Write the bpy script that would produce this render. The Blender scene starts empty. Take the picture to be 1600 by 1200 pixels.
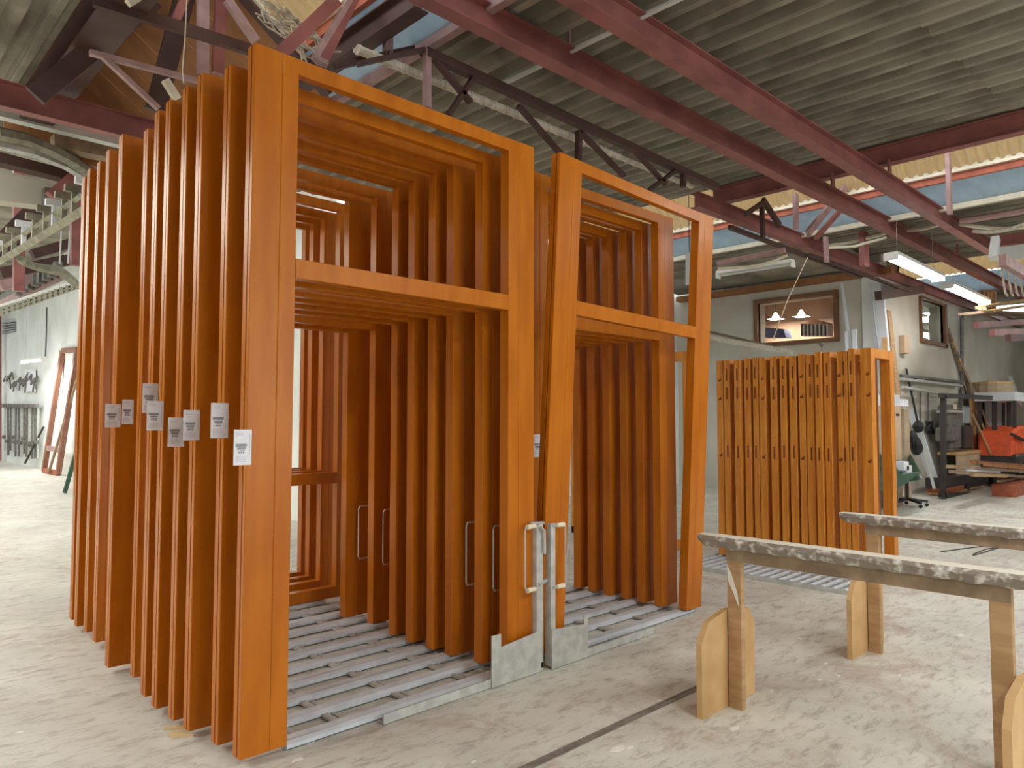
import bpy, bmesh, math, random
from mathutils import Vector, Matrix
R = math.radians
random.seed(7)
S = bpy.context.scene
# ---------------------------------------------------------------- camera, world, exposure
F = 1140.0; H = 1.5; PITCH = R(2.9); YAW = R(46.0)
FW = Vector((math.cos(YAW)*math.cos(PITCH), math.sin(YAW)*math.cos(PITCH), math.sin(PITCH)))
RT = Vector((math.sin(YAW), -math.cos(YAW), 0)); UP = RT.cross(FW); CP = Vector((0, 0, H))
cd = bpy.data.cameras.new('camera'); cam = bpy.data.objects.new('camera', cd)
S.collection.objects.link(cam); S.camera = cam
cam.matrix_world = Matrix(((RT.x, UP.x, -FW.x, 0), (RT.y, UP.y, -FW.y, 0), (RT.z, UP.z, -FW.z, H), (0, 0, 0, 1)))
cd.sensor_width = 36; cd.lens = 36*F/1600; cd.clip_end = 200
w = bpy.data.worlds.new('world'); S.world = w; w.use_nodes = True
w.node_tree.nodes['Background'].inputs[0].default_value = (0.93, 0.97, 1.0, 1)
w.node_tree.nodes['Background'].inputs[1].default_value = 3.0
S.view_settings.view_transform = 'Standard'; S.view_settings.look = 'None'
S.view_settings.gamma = 1; S.view_settings.use_curve_mapping = False
S.view_settings.exposure = 0.4
COL = S.collection
LAMP_POWER = 70

def at(px, py, ax, val):            # measured point of the photograph on the plane axis = val
    d = FW + RT*((px-800)/F) - UP*((py-600)/F)
    return CP + d*((val-CP[ax])/d[ax])

# ---------------------------------------------------------------- materials
MATS = {}
def mat(name, col, rough=0.6, metal=0.0, var=0.0, scale=4.0, bump=0.0, bscale=60.0, coat=0.0, spec=0.5, emit=None, estr=0.0, trans=0.0, col2=None, stretch=None, detail=4):
    m = bpy.data.materials.new(name); m.use_nodes = True; nt = m.node_tree; b = nt.nodes['Principled BSDF']
    b.inputs['Base Color'].default_value = (*col, 1); b.inputs['Roughness'].default_value = rough
    b.inputs['Metallic'].default_value = metal; b.inputs['Specular IOR Level'].default_value = spec
    b.inputs['Coat Weight'].default_value = coat; b.inputs['Coat Roughness'].default_value = 0.25
    tc = nt.nodes.new('ShaderNodeTexCoord'); mp = nt.nodes.new('ShaderNodeMapping')
    nt.links.new(tc.outputs['Object'], mp.inputs[0])
    if stretch: mp.inputs['Scale'].default_value = stretch
    if var or col2:
        n = nt.nodes.new('ShaderNodeTexNoise'); n.inputs['Scale'].default_value = scale; n.inputs['Detail'].default_value = detail
        nt.links.new(mp.outputs[0], n.inputs['Vector'])
        cr = nt.nodes.new('ShaderNodeValToRGB'); e = cr.color_ramp.elements
        c2 = col2 or tuple(c*(1-var) for c in col)
        e[0].position = 0.38; e[0].color = (*c2, 1); e[1].position = 0.62; e[1].color = (*col, 1)
        nt.links.new(n.outputs['Fac'], cr.inputs[0]); nt.links.new(cr.outputs[0], b.inputs['Base Color'])
    if bump:
        n2 = nt.nodes.new('ShaderNodeTexNoise'); n2.inputs['Scale'].default_value = bscale; n2.inputs['Detail'].default_value = 3
        nt.links.new(mp.outputs[0], n2.inputs['Vector'])
        bp = nt.nodes.new('ShaderNodeBump'); bp.inputs['Strength'].default_value = bump; bp.inputs['Distance'].default_value = 0.01
        nt.links.new(n2.outputs['Fac'], bp.inputs['Height']); nt.links.new(bp.outputs[0], b.inputs['Normal'])
    if emit:
        b.inputs['Emission Color'].default_value = (*emit, 1); b.inputs['Emission Strength'].default_value = estr
    if trans:
        t = nt.nodes.new('ShaderNodeBsdfTranslucent'); t.inputs[0].default_value = (*col, 1)
        mx = nt.nodes.new('ShaderNodeMixShader'); mx.inputs[0].default_value = trans
        out = nt.nodes['Material Output']
        nt.links.new(b.outputs[0], mx.inputs[1]); nt.links.new(t.outputs[0], mx.inputs[2]); nt.links.new(mx.outputs[0], out.inputs[0])
    MATS[name] = m; return m
mat('varnish', (0.54, 0.165, 0.010), 0.29, var=0.12, scale=3, col2=(0.46, 0.128, 0.006), bump=0.03, bscale=260, coat=0.0, spec=0.25, stretch=(3, 3, 0.6))
mat('varnish_pale', (0.66, 0.26, 0.03), 0.5, spec=0.3, col2=(0.52, 0.17, 0.018), scale=5, bump=0.1, bscale=200, coat=0.15, stretch=(6, 6, 0.5))
mat('mortice', (0.16, 0.03, 0.006), 0.8)
mat('paper', (0.86, 0.87, 0.93), 0.8, var=0.06, scale=30)
mat('ink', (0.30, 0.31, 0.34), 0.8); mat('ink_pale', (0.58, 0.59, 0.64), 0.8)
mat('galvanised', (0.58, 0.59, 0.56), 0.45, 0.1, var=0.22, scale=14, bump=0.05, bscale=60)
mat('roller', (0.66, 0.71, 0.77), 0.4, 0.05, var=0.15, scale=10)
mat('zinc', (0.62, 0.61, 0.58), 0.35, 0.5); mat('cream_plastic', (0.82, 0.74, 0.55), 0.5)
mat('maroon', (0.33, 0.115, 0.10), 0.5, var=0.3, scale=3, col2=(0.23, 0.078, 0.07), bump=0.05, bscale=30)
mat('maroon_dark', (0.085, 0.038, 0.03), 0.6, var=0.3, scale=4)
mat('pink_primer', (0.44, 0.28, 0.27), 0.6, var=0.25, scale=6)
mat('red_oxide', (0.45, 0.12, 0.06), 0.6, var=0.3, scale=6)
mat('cream_beam', (0.80, 0.74, 0.58), 0.6, var=0.15, scale=5)
mat('roof_sheet', (0.34, 0.31, 0.245), 0.85, var=0.25, scale=1.5, col2=(0.175, 0.158, 0.118), bump=0.1, bscale=25)
mat('tan_sheet', (0.60, 0.49, 0.32), 0.8, var=0.25, scale=5, trans=0.5, stretch=(1, 5, 1))
mat('blue_pane', (0.42, 0.50, 0.54), 0.35, var=0.25, scale=4, trans=0.38, bump=0.1, bscale=20)
mat('brown_board', (0.36, 0.16, 0.06), 0.75, var=0.25, scale=3)
mat('white_wall', (0.84, 0.88, 0.85), 0.8, var=0.12, scale=1.0, bump=0.25, bscale=14)
mat('cream_wall', (0.64, 0.62, 0.54), 0.85, col2=(0.52, 0.49, 0.41), scale=0.9, bump=0.3, bscale=14, detail=6)
mat('dusty_cable', (0.62, 0.56, 0.45), 0.9, var=0.3, scale=20); mat('pale_metal', (0.68, 0.71, 0.68), 0.45, 0.1)
mat('conveyor', (0.32, 0.31, 0.23), 0.6, 0.2, var=0.35, scale=8)
mat('timber', (0.52, 0.33, 0.17), 0.7, col2=(0.42, 0.25, 0.12), scale=4, stretch=(1, 1, 6), bump=0.08, bscale=60)
mat('timber_pale', (0.66, 0.43, 0.20), 0.7, col2=(0.57, 0.35, 0.15), scale=6, bump=0.06, bscale=80)
mat('rough_timber', (0.40, 0.29, 0.19), 0.85, var=0.35, scale=8)
mat('old_board', (0.30, 0.22, 0.15), 0.85, var=0.3, scale=4)
mat('dust', (0.74, 0.71, 0.62), 0.95, var=0.12, scale=20, bump=0.3, bscale=60)
mat('white_plastic', (0.74, 0.79, 0.84), 0.35); mat('black', (0.02, 0.02, 0.022), 0.5); mat('black_paint', (0.055, 0.045, 0.042), 0.5, var=0.3)
mat('green', (0.045, 0.11, 0.07), 0.5, var=0.25, scale=6); mat('orange_red', (0.85, 0.12, 0.03), 0.5, var=0.2, scale=6)
mat('grey_paint', (0.36, 0.40, 0.40), 0.5, var=0.2, scale=8); mat('machine', (0.20, 0.19, 0.17), 0.6, var=0.35, scale=10)
mat('beige_card', (0.62, 0.46, 0.31), 0.8, var=0.15); mat('cardboard', (0.50, 0.38, 0.25), 0.85, var=0.2)
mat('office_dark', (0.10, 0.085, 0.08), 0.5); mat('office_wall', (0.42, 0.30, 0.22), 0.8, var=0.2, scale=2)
mat('window_wood', (0.22, 0.10, 0.045), 0.5, var=0.2); mat('blue_fabric', (0.05, 0.07, 0.16), 0.8)
mat('lamp_white', (0.85, 0.85, 0.82), 0.5); mat('tube_on', (1, 1, 1), 0.5, emit=(1.0, 0.98, 0.93), estr=9)
mat('bulb_on', (1, 1, 1), 0.5, emit=(1.0, 0.85, 0.6), estr=4)
mat('dark_rubber', (0.06, 0.055, 0.05), 0.8); mat('shaving', (0.70, 0.52, 0.28), 0.8); mat('paint_fleck', (0.84, 0.82, 0.76), 0.8)
mat('slot', (0.27, 0.24, 0.21), 0.7, 0.1, var=0.3, scale=20)
def glass_mat():
    m = bpy.data.materials.new('window_glass'); m.use_nodes = True; b = m.node_tree.nodes['Principled BSDF']
    b.inputs['Base Color'].default_value = (0.9, 0.95, 0.95, 1); b.inputs['Transmission Weight'].default_value = 1
    b.inputs['Roughness'].default_value = 0.02; b.inputs['IOR'].default_value = 1.15
    MATS['window_glass'] = m
glass_mat()
def floor_mat():
    m = bpy.data.materials.new('concrete_floor'); m.use_nodes = True; nt = m.node_tree; N = nt.nodes; L = nt.links; b = N['Principled BSDF']
    tc = N.new('ShaderNodeTexCoord'); mp = N.new('ShaderNodeMapping'); L.new(tc.outputs['Object'], mp.inputs[0])
    def noise(sc, det, rough=0.6, dist=0.0, vec=None):
        n = N.new('ShaderNodeTexNoise'); n.inputs['Scale'].default_value = sc; n.inputs['Detail'].default_value = det
        n.inputs['Roughness'].default_value = rough; n.inputs['Distortion'].default_value = dist
        L.new((vec or mp).outputs[0], n.inputs['Vector']); return n
    def ramp(n, a, ca, c, cc):
        r = N.new('ShaderNodeValToRGB'); e = r.color_ramp.elements
        e[0].position = a; e[0].color = (*ca, 1); e[1].position = c; e[1].color = (*cc, 1); L.new(n.outputs['Fac'], r.inputs[0]); return r
    base = ramp(noise(1.1, 8, 0.65, 0.4), 0.32, (0.56, 0.55, 0.49), 0.68, (0.75, 0.755, 0.69))
    red = ramp(noise(1.5, 9, 0.74, 0.9), 0.53, (0, 0, 0), 0.70, (1, 1, 1))
    mp2 = N.new('ShaderNodeMapping'); L.new(tc.outputs['Object'], mp2.inputs[0]); mp2.inputs['Scale'].default_value = (1.0, 3.0, 1.0); mp2.inputs['Rotation'].default_value = (0, 0, 0.75)
    dark = ramp(noise(5.5, 9, 0.74, 0.15, mp2), 0.50, (0, 0, 0), 0.66, (1, 1, 1))
    fleck = ramp(noise(38, 3, 0.6), 0.70, (0, 0, 0), 0.73, (1, 1, 1))
    def mix(f, a, bb, fac=1.0):
        mm = N.new('ShaderNodeMath'); mm.operation = 'MULTIPLY'; mm.inputs[1].default_value = fac; L.new(f.outputs[0], mm.inputs[0])
        x = N.new('ShaderNodeMix'); x.data_type = 'RGBA'; L.new(mm.outputs[0], x.inputs[0]); L.new(a, x.inputs[6]); x.inputs[7].default_value = (*bb, 1); return x.outputs[2]
    c = mix(red, base.outputs[0], (0.40, 0.26, 0.21), 0.75)
    c = mix(dark, c, (0.31, 0.27, 0.225), 0.7)
    c = mix(fleck, c, (0.72, 0.70, 0.66), 0.45)
    L.new(c, b.inputs['Base Color'])
    rr = ramp(noise(2.2, 6), 0.35, (0.42,)*3, 0.7, (0.68,)*3); L.new(rr.outputs[0], b.inputs['Roughness'])
    bp = N.new('ShaderNodeBump'); bp.inputs['Strength'].default_value = 0.25; bp.inputs['Distance'].default_value = 0.01
    L.new(noise(9, 9, 0.75).outputs['Fac'], bp.inputs['Height']); L.new(bp.outputs[0], b.inputs['Normal'])
    MATS['concrete_floor'] = m
floor_mat()

# ---------------------------------------------------------------- mesh helpers
class MB:
    def __init__(s): s.v = []; s.f = []
    def add(s, vs, fs):
        o = len(s.v); s.v += [tuple(v) for v in vs]; s.f += [tuple(i+o for i in f) for f in fs]; return s
    def box(s, x0, x1, y0, y1, z0, z1):
        return s.add([(x0,y0,z0),(x1,y0,z0),(x1,y1,z0),(x0,y1,z0),(x0,y0,z1),(x1,y0,z1),(x1,y1,z1),(x0,y1,z1)],
                     [(0,3,2,1),(4,5,6,7),(0,1,5,4),(1,2,6,5),(2,3,7,6),(3,0,4,7)])
    def bar(s, p, q, w, h, up=(0,0,1)):          # rectangular bar p to q, w across, h along 'up'
        p = Vector(p); q = Vector(q); d = (q-p).normalized(); u = Vector(up); u = (u - d*u.dot(d))
        if u.length < 1e-4: u = Vector((1,0,0)) - d*d.x
        u.normalize(); a = d.cross(u)*(w/2); b = u*(h/2)
        vs = [p-a-b, p+a-b, p+a+b, p-a+b, q-a-b, q+a-b, q+a+b, q-a+b]
        return s.add(vs, [(0,3,2,1),(4,5,6,7),(0,1,5,4),(1,2,6,5),(2,3,7,6),(3,0,4,7)])
    def loft(s, poly, A, B, cap=True):           # A, B: map each 2D profile point to a 3D end point
        n = len(poly); a = [A(*p) for p in poly]; b = [B(*p) for p in poly]
        fs = [(i, (i+1) % n, n+(i+1) % n, n+i) for i in range(n)]
        if cap: fs += [tuple(range(n-1, -1, -1)), tuple(range(n, 2*n))]
        return s.add(a+b, fs)
    def tube(s, pts, r, n=8, closed=False):
        pts = [Vector(p) for p in pts]; rings = []; prev = None; m = len(pts)
        for i, p in enumerate(pts):
            d = ((pts[min(i+1, m-1)]-pts[max(i-1, 0)])).normalized()
            u = prev if prev is not None else (Vector((0,0,1)) if abs(d.z) < 0.9 else Vector((1,0,0)))
            u = (u - d*u.dot(d)); u.normalize(); prev = u; v = d.cross(u); rr = r[i] if isinstance(r, (list, tuple)) else r
            rings.append([p + (u*math.cos(2*math.pi*k/n) + v*math.sin(2*math.pi*k/n))*rr for k in range(n)])
        vs = [x for ring in rings for x in ring]; fs = []
        for i in range(m-1):
            for k in range(n): fs.append((i*n+k, i*n+(k+1) % n, (i+1)*n+(k+1) % n, (i+1)*n+k))
        fs += [tuple(range(n-1, -1, -1)), tuple(range((m-1)*n, m*n))]
        return s.add(vs, fs)
    def ibeam(s, p, q, w, h, t=0.012):           # I section, flanges level
        p = Vector(p); q = Vector(q); k = Vector((0,0,h/2-t/2))
        s.bar(p+k, q+k, w, t); s.bar(p-k, q-k, w, t); return s.bar(p, q, t, h-2*t)
    def angle(s, p, q, w, t=0.008):
        p = Vector(p); q = Vector(q)
        s.bar(p, q, w, t); return s.bar(p+Vector((0,0,w/2)), q+Vector((0,0,w/2)), t, w)
    def build(s, name, m, parent=None, local=False, smooth=False, bevel=0):
        me = bpy.data.meshes.new(name); off = Vector((0,0,0))
        if parent is not None and not local: off = Vector(parent.get('_o', (0,0,0)))
        me.from_pydata([tuple(Vector(v)-off) for v in s.v], [], s.f)
        bm = bmesh.new(); bm.from_mesh(me); bmesh.ops.recalc_face_normals(bm, faces=bm.faces); bm.to_mesh(me); bm.free()
        if smooth:
            for p in me.polygons: p.use_smooth = True
        me.materials.append(MATS[m] if isinstance(m, str) else m)
        o = bpy.data.objects.new(name, me); COL.objects.link(o)
        if parent is not None:
            o.parent = parent; o['_o'] = tuple(off)
        if bevel:
            b = o.modifiers.new('b', 'BEVEL'); b.width = bevel; b.segments = 1; b.limit_method = 'ANGLE'
        return o
def thing(name, label, cat, loc=(0,0,0), rot=(0,0,0), group=None):
    o = bpy.data.objects.new(name, None); COL.objects.link(o); o.location = loc; o.rotation_euler = rot; o.empty_display_size = 0.1
    o['_o'] = tuple(loc); o['label'] = label; o['category'] = cat
    if group: o['group'] = group
    return o
ORD = ['first', 'second', 'third', 'fourth', 'fifth', 'sixth', 'seventh', 'eighth', 'ninth', 'tenth', 'eleventh', 'twelfth', 'thirteenth', 'fourteenth', 'fifteenth', 'sixteenth']
def tag(o, label, cat, group=None):
    o['label'] = label; o['category'] = cat
    if group: o['group'] = group
    return o
def struct(o): o['kind'] = 'structure'; return o
def piece(o, parent, loc=None, rot=None):       # a repeat of a piece sharing its mesh
    c = o.copy(); COL.objects.link(c); c.parent = parent
    if loc is not None: c.location = loc
    if rot is not None: c.rotation_euler = rot
    return c
def lamp_area(name, loc, sx, sy, power, rot=(0,0,0), col=(1, 0.97, 0.92)):
    l = bpy.data.lights.new(name, 'AREA'); l.shape = 'RECTANGLE'; l.size = sx; l.size_y = sy; l.energy = power; l.color = col
    o = bpy.data.objects.new(name, l); COL.objects.link(o); o.location = loc; o.rotation_euler = rot; return o

# ================================================================ THE SETTING
fl = MB().box(-14, 34, -14, 48, -0.2, 0).build('floor', 'concrete_floor'); struct(fl)
# recessed metal channel across the floor
ch = MB()
ch.box(-3, 3.72, 2.262, 2.274, 0, 0.004).box(-3, 3.72, 2.296, 2.308, 0, 0.004).box(-3, 3.72, 2.274, 2.296, 0, 0.0015)
struct(ch.build('trim_1', 'slot'))
# walls
WX = 5.35
struct(MB().box(WX, WX+0.3, 9.8, 47, 0, 6.8).build('wall_left', 'white_wall'))
struct(MB().box(WX+0.3, 15.3, 9.8, 10.1, 0, 6.8).build('wall_far', 'white_wall'))
W1 = at(1185, 475, 0, 15); W2 = at(1305, 527, 0, 15); WY0, WY1, WZ0, WZ1 = W2.y, W1.y, W2.z, W1.z   # office window opening
CY = 5.15
wb = MB(); wb.box(15, 15.3, CY, 9.8, 0, WZ0).box(15, 15.3, CY, 9.8, WZ1, 5.4).box(15, 15.3, CY, WY0, WZ0, WZ1).box(15, 15.3, WY1, 9.8, WZ0, WZ1)
struct(wb.build('wall_back', 'cream_wall'))
A1 = at(1436, 466, 1, CY); A2 = at(1474, 534, 1, CY)
wr = MB(); wr.box(15.3, 32, CY, CY+0.3, 0, 3.27).box(15.3, 32, CY, CY+0.3, 4.15, 4.45).box(15.3, A1.x, CY, CY+0.3, 3.27, 4.15).box(A2.x, 32, CY, CY+0.3, 3.27, 4.15)
struct(wr.build('wall_right', 'cream_wall'))
struct(MB().box(32, 32.3, -14, CY, 0, 5.4).build('wall_end', 'cream_wall'))
struct(MB().box(-9.3, -9, -14, 47, 0, 6.8).build('wall_side_blocker', 'cream_wall'))  # unseen wall, put in to keep sky light from the left off the frames
struct(MB().box(-9, 0.0, -7.3, -7, 0, 5.4).build('wall_near_blocker', 'cream_wall'))  # unseen, added to shut off light from behind on the left
struct(MB().box(9, 32, -7.3, -7, 0, 5.4).build('wall_near_blocker', 'cream_wall'))  # unseen, added to cut the light reaching the far right
# --- pilaster corner strip and sill ledge
struct(MB().box(14.93, 15.0, 5.15, 5.5, 0, 4.6).build('trim_2', 'white_wall'))
# office window
wn = MB(); t = 0.09
wn.box(14.93, 15.06, WY0-t, WY1+t, WZ1, WZ1+t).box(14.93, 15.06, WY0-t, WY1+t, WZ0-t, WZ0).box(14.93, 15.06, WY0-t, WY0, WZ0, WZ1).box(14.93, 15.06, WY1, WY1+t, WZ0, WZ1)
win = wn.build('window_1', 'window_wood'); struct(win)
MB().box(15.1, 15.11, WY0, WY1, WZ0, WZ1).build('window_pane', 'window_glass', win)
OY0, OY1 = CY+.32, WY1+1.5
om = MB(); om.box(16.9, 17.0, OY0, OY1, 2.6, 5).box(15.3, 17.0, OY0, OY1, 2.55, 2.6).box(15.3, 17.0, OY0, OY1, 5, 5.05).box(15.3, 17.0, OY0-.0, OY0+.04, 2.6, 5).box(15.3, 17.0, OY1, OY1+.1, 2.6, 5)
struct(om.build('wall_office', 'office_wall'))
# second window in the right-hand wall
w2 = MB(); w2.box(A1.x-.02, A2.x+.1, CY-0.06, CY+0.05, 3.19, 3.27).box(A1.x-.02, A2.x+.1, CY-0.06, CY+0.05, 4.15, 4.2).box(A1.x-.04, A1.x, CY-0.06, CY+0.05, 3.19, 4.2).box(A2.x, A2.x+.16, CY-0.06, CY+0.05, 3.19, 4.2)
w2 = w2.build('window_2', 'window_wood'); struct(w2)
MB().box(A1.x, A2.x, CY+0.1, CY+0.11, 3.27, 4.15).build('window_pane', 'window_glass', w2)
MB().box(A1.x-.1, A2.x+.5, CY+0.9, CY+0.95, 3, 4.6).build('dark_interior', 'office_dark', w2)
for z in (3.42, 3.62, 3.98): MB().box(A1.x-.3, A2.x+.3, CY+0.4, CY+0.5, z, z+0.035).build('shelf_board', 'rough_timber' if z < 3.9 else 'cream_beam', w2)

# ---- roof: ribbed sheets running along Y, rising from valley to ridge, with lanterns between
VZ, RZ = 4.52, 4.93            # valley and ridge height of the sheeted bays
def ribbed(width, length, pitch=0.25, depth=0.095, n=10):
    mb = MB(); k = int(round(width/pitch)); pr = []
    for i in range(k):
        for a, b in ((0.0, 0), (0.10, 0), (0.24, 1), (0.66, 1), (0.80, 0)): pr.append(((i+a)*pitch, b*depth))
    pr.append((k*pitch, 0))
    m = len(pr); vs = [(x, 0, z) for x, z in pr] + [(x, length, z) for x, z in pr] + [(x, 0, z+.006) for x, z in pr] + [(x, length, z+.006) for x, z in pr]
    fs = [(i, i+1, m+i+1, m+i) for i in range(m-1)] + [(2*m+i, 3*m+i, 3*m+i+1, 2*m+i+1) for i in range(m-1)]
    fs += [(i, 2*m+i, 2*m+i+1, i+1) for i in range(m-1)] + [(m+i, m+i+1, 3*m+i+1, 3*m+i) for i in range(m-1)]
    return mb.add(vs, fs)
roof = MB().box(-4.7, 17.6, -13.5, 9.75, 5.2, 5.26)   # thin outer lining carried over the sheeted bays only
roof = None
cl = bpy.data.objects.new('ceiling', None); COL.objects.link(cl); cl['kind'] = 'structure'
sheet0 = None
SL = math.atan2(RZ-VZ, 6.0)
for x0 in (-4.56, 3.44, 11.44, 19.44, 25.4):
    for i in range(6):
        for j in range(9):
            y = -12.6 + j*2.4
            if y > 9.4: continue
            loc = (x0+i*1.0*math.cos(SL), y, VZ+i*math.sin(SL) - (j % 2)*0.012); rot = (0, -SL, 0)
            if sheet0 is None:
                sheet0 = ribbed(1.0, 2.45).build('roof_sheet', 'roof_sheet', cl); sheet0.location = loc; sheet0.rotation_euler = rot
            else: piece(sheet0, cl, loc, rot)
# lanterns: corrugated tan slope falling to a blue glazed strip above the valley, open glazed side above the ridge beam
LS = math.atan2(5.9-4.52, 1.9)
tan0 = pane0 = brown0 = None
def corr(length, width, pitch=0.12, amp=0.025):     # ribs run down the slope (local X), repeats across Y
    mb = MB(); m = int(width/pitch)*6; vs = []
    for e in (0, 1):
        for x in (0, length):
            for k in range(m+1): vs.append((x, k*pitch/6, amp*math.sin(2*math.pi*k/6)+e*0.005))
    n = m+1
    fs = [(k, k+1, n+k+1, n+k) for k in range(m)] + [(2*n+k, 3*n+k, 3*n+k+1, 2*n+k+1) for k in range(m)]
    return mb.add(vs, fs)
def orient(x0, z0, y): return (x0, y, z0), (0, LS, 0)
for xr in (-6.46, 1.54, 9.54, 17.54):
    nb = 18 if xr != 1.54 else 15
    for j in range(nb):
        y = -12.0 + j*1.2
        if xr == 1.54 and y > 5.0: continue
        if y > 8.6: continue
        loc, rot = (xr-0.1, y, 5.98), (0, LS, 0)
        if tan0 is None:
            tan0 = corr(1.86, 1.2).build('tan_roof_sheet', 'tan_sheet', cl, smooth=True); tan0.location = loc; tan0.rotation_euler = rot
        else: piece(tan0, cl, loc, rot)
        p = Vector((xr+1.42, y, 4.52+0.48*math.tan(LS)))
        if pane0 is None:
            pane0 = MB().box(0, 0.66, 0.0, 1.2, -0.004, 0.004).build('roof_pane', 'blue_pane', cl); pane0.location = p; pane0.rotation_euler = rot
        else: piece(pane0, cl, p, rot)
for xr in (-6.46, 1.54, 9.54, 17.54): MB().box(xr-.18, xr+.06, -13, 9.8, 4.955, 4.97).build('ridge_flashing', 'roof_sheet', cl)
# boarded stretch of the near lantern beyond the truss, and its closed gable
bb = MB()
for k in range(6):
    bb.loft([(0, 0), (0.58, 0), (0.58, 0.02), (0, 0.02)], lambda a, b, k=k: (1.44, 6.0+k*0.59+a, 5.98+b), lambda a, b, k=k: (3.46, 6.0+k*0.59+a, 4.50+b))
bb.box(1.50, 1.52, 6.0, 9.6, 4.88, 5.93)
bb.build('boarded_slope', 'brown_board', cl)
MB().add([(1.44, 9.5, 4.5), (3.46, 9.5, 4.5), (1.44, 9.5, 6.0), (1.44, 9.54, 4.5), (3.46, 9.54, 4.5), (1.44, 9.54, 6.0)], [(0,1,2),(3,5,4),(0,3,4,1),(1,4,5,2),(2,5,3,0)]).build('gable_board', 'brown_board', cl)
# far hall roof, higher, with glazed strips left open to the sky
fr = MB()
for a, b in ((-14, -3.2), (-2.2, 1.2), (2.4, 5.7)): fr.box(a, b, 9.2, 47, 6.5, 6.6)
fr.box(-14, 1.4, 9.75, 9.9, 4.9, 6.6).box(1.4, 5.7, 9.75, 9.9, 4.75, 6.6)
fr.build('far_roof_slab', 'roof_sheet', cl)
struct(MB().box(-14, WX, 47, 47.3, 0, 6.8).build('wall_gable', 'white_wall'))

# ---- steel
BZ = 4.3
def xbeam(px, py, x0, x1, label, z=BZ, w=0.13, h=0.2, m='maroon', jnt=True):
    y = at(px, py, 2, z).y
    o = thing('roof_beam', label, 'beam', (x0, y, z+h/2))
    MB().ibeam((x0, y, z+h/2), (x1, y, z+h/2), w, h).build('beam_section', m, o)
    return o, y
b1, BY1 = xbeam(1200, 270, 2.2, 33, 'maroon steel beam over the two frame racks, middle of the three long ones')
b2, BY2 = xbeam(1200, 187, 2.2, 14.2, 'maroon steel beam highest in the picture, ending short at the pale bracket')
b3, BY3 = xbeam(1300, 404, 8.3, 31, 'maroon steel beam lowest on the right, running to the far corner under the lit tubes')
b4, BY4 = xbeam(0, 168, -3, 2.75, 'dark maroon beam at upper left behind the tall frames', w=0.12, h=0.24)
for b, y, xs in ((b1, BY1, (9.5, 15)), (b2, BY2, (9.5, 13.5))):
    for x in xs: MB().box(x-.05, x+.05, y-.01, y+.01, BZ+.2, BZ+.42).build('hanger_plate', 'maroon', b)
def ybeam(x, y0, y1, z, h, w, label, m='maroon', kind='ridge_beam'):
    o = thing(kind, label, 'beam', (x, y0, z))
    MB().ibeam((x, y0, z+h/2), (x, y1, z+h/2), w, h).build('beam_section', m, o); return o
ybeam(9.56, -13, 5.6, 4.68, 0.24, 0.14, 'dark maroon cross beam under the ribbed roof edge, crossing above the long beams')
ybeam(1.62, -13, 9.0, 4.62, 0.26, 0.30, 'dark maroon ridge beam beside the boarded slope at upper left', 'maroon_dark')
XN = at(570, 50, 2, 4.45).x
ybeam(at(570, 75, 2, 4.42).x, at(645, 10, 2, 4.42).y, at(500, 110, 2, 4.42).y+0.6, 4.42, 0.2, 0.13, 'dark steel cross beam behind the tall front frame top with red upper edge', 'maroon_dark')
for i, (xv, lab) in enumerate(((3.46, 'pink primed valley purlin under the near blue roof panes'), (11.46, 'cream valley purlin under the far blue roof panes'))):
    o = tag(MB().bar((xv, -13, 4.50), (xv, 9, 4.50), 0.07, 0.09).build('valley_purlin', 'pink_primer' if i == 0 else 'cream_beam'), lab, 'beam')
for xv, lab in ((3.0, 'cream and red purlin where the near tan sheets meet the blue panes'), (11.0, 'cream and red purlin where the far tan sheets meet the blue panes')):
    o = thing('lantern_purlin', lab, 'beam', (xv, -13, 4.8))
    y1 = 5.95 if xv < 5 else 9
    MB().box(xv-0.06, xv-0.0, -13, y1, 4.83, 4.90).build('upper_rail', 'cream_beam', o)
    MB().box(xv-0.0, xv+0.05, -13, y1, 4.74, 4.84).build('lower_rail', 'red_oxide', o)

def member(px0, py0, px1, py1, y, w=0.05, parent=None, m='maroon', name='brace', ax=1, d=0.05):
    return MB().bar(at(px0, py0, ax, y), at(px1, py1, ax, y), w, d, (0, 1, 0) if ax == 1 else (1, 0, 0)).build(name, m, parent)
# truss along X between the near lantern and the ridge beam
TY = at(900, 190, 2, BZ).y
tr = thing('roof_truss', 'dark lattice truss hanging under the ribbed roof behind the tall frames', 'truss', (3.5, TY, BZ))
c0 = at(665, 82, 1, TY); c1 = at(1120, 292, 1, TY)
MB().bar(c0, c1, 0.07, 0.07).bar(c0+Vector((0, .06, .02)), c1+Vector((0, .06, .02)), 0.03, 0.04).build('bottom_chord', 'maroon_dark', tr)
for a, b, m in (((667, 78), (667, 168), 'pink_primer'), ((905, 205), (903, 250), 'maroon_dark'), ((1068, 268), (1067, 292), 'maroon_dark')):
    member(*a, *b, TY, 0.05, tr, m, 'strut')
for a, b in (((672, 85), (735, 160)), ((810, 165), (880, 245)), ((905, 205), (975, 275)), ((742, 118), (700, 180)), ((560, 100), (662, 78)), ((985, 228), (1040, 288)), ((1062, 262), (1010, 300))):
    member(*a, *b, TY, 0.035, tr, 'maroon_dark', 'lattice_bar')
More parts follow.
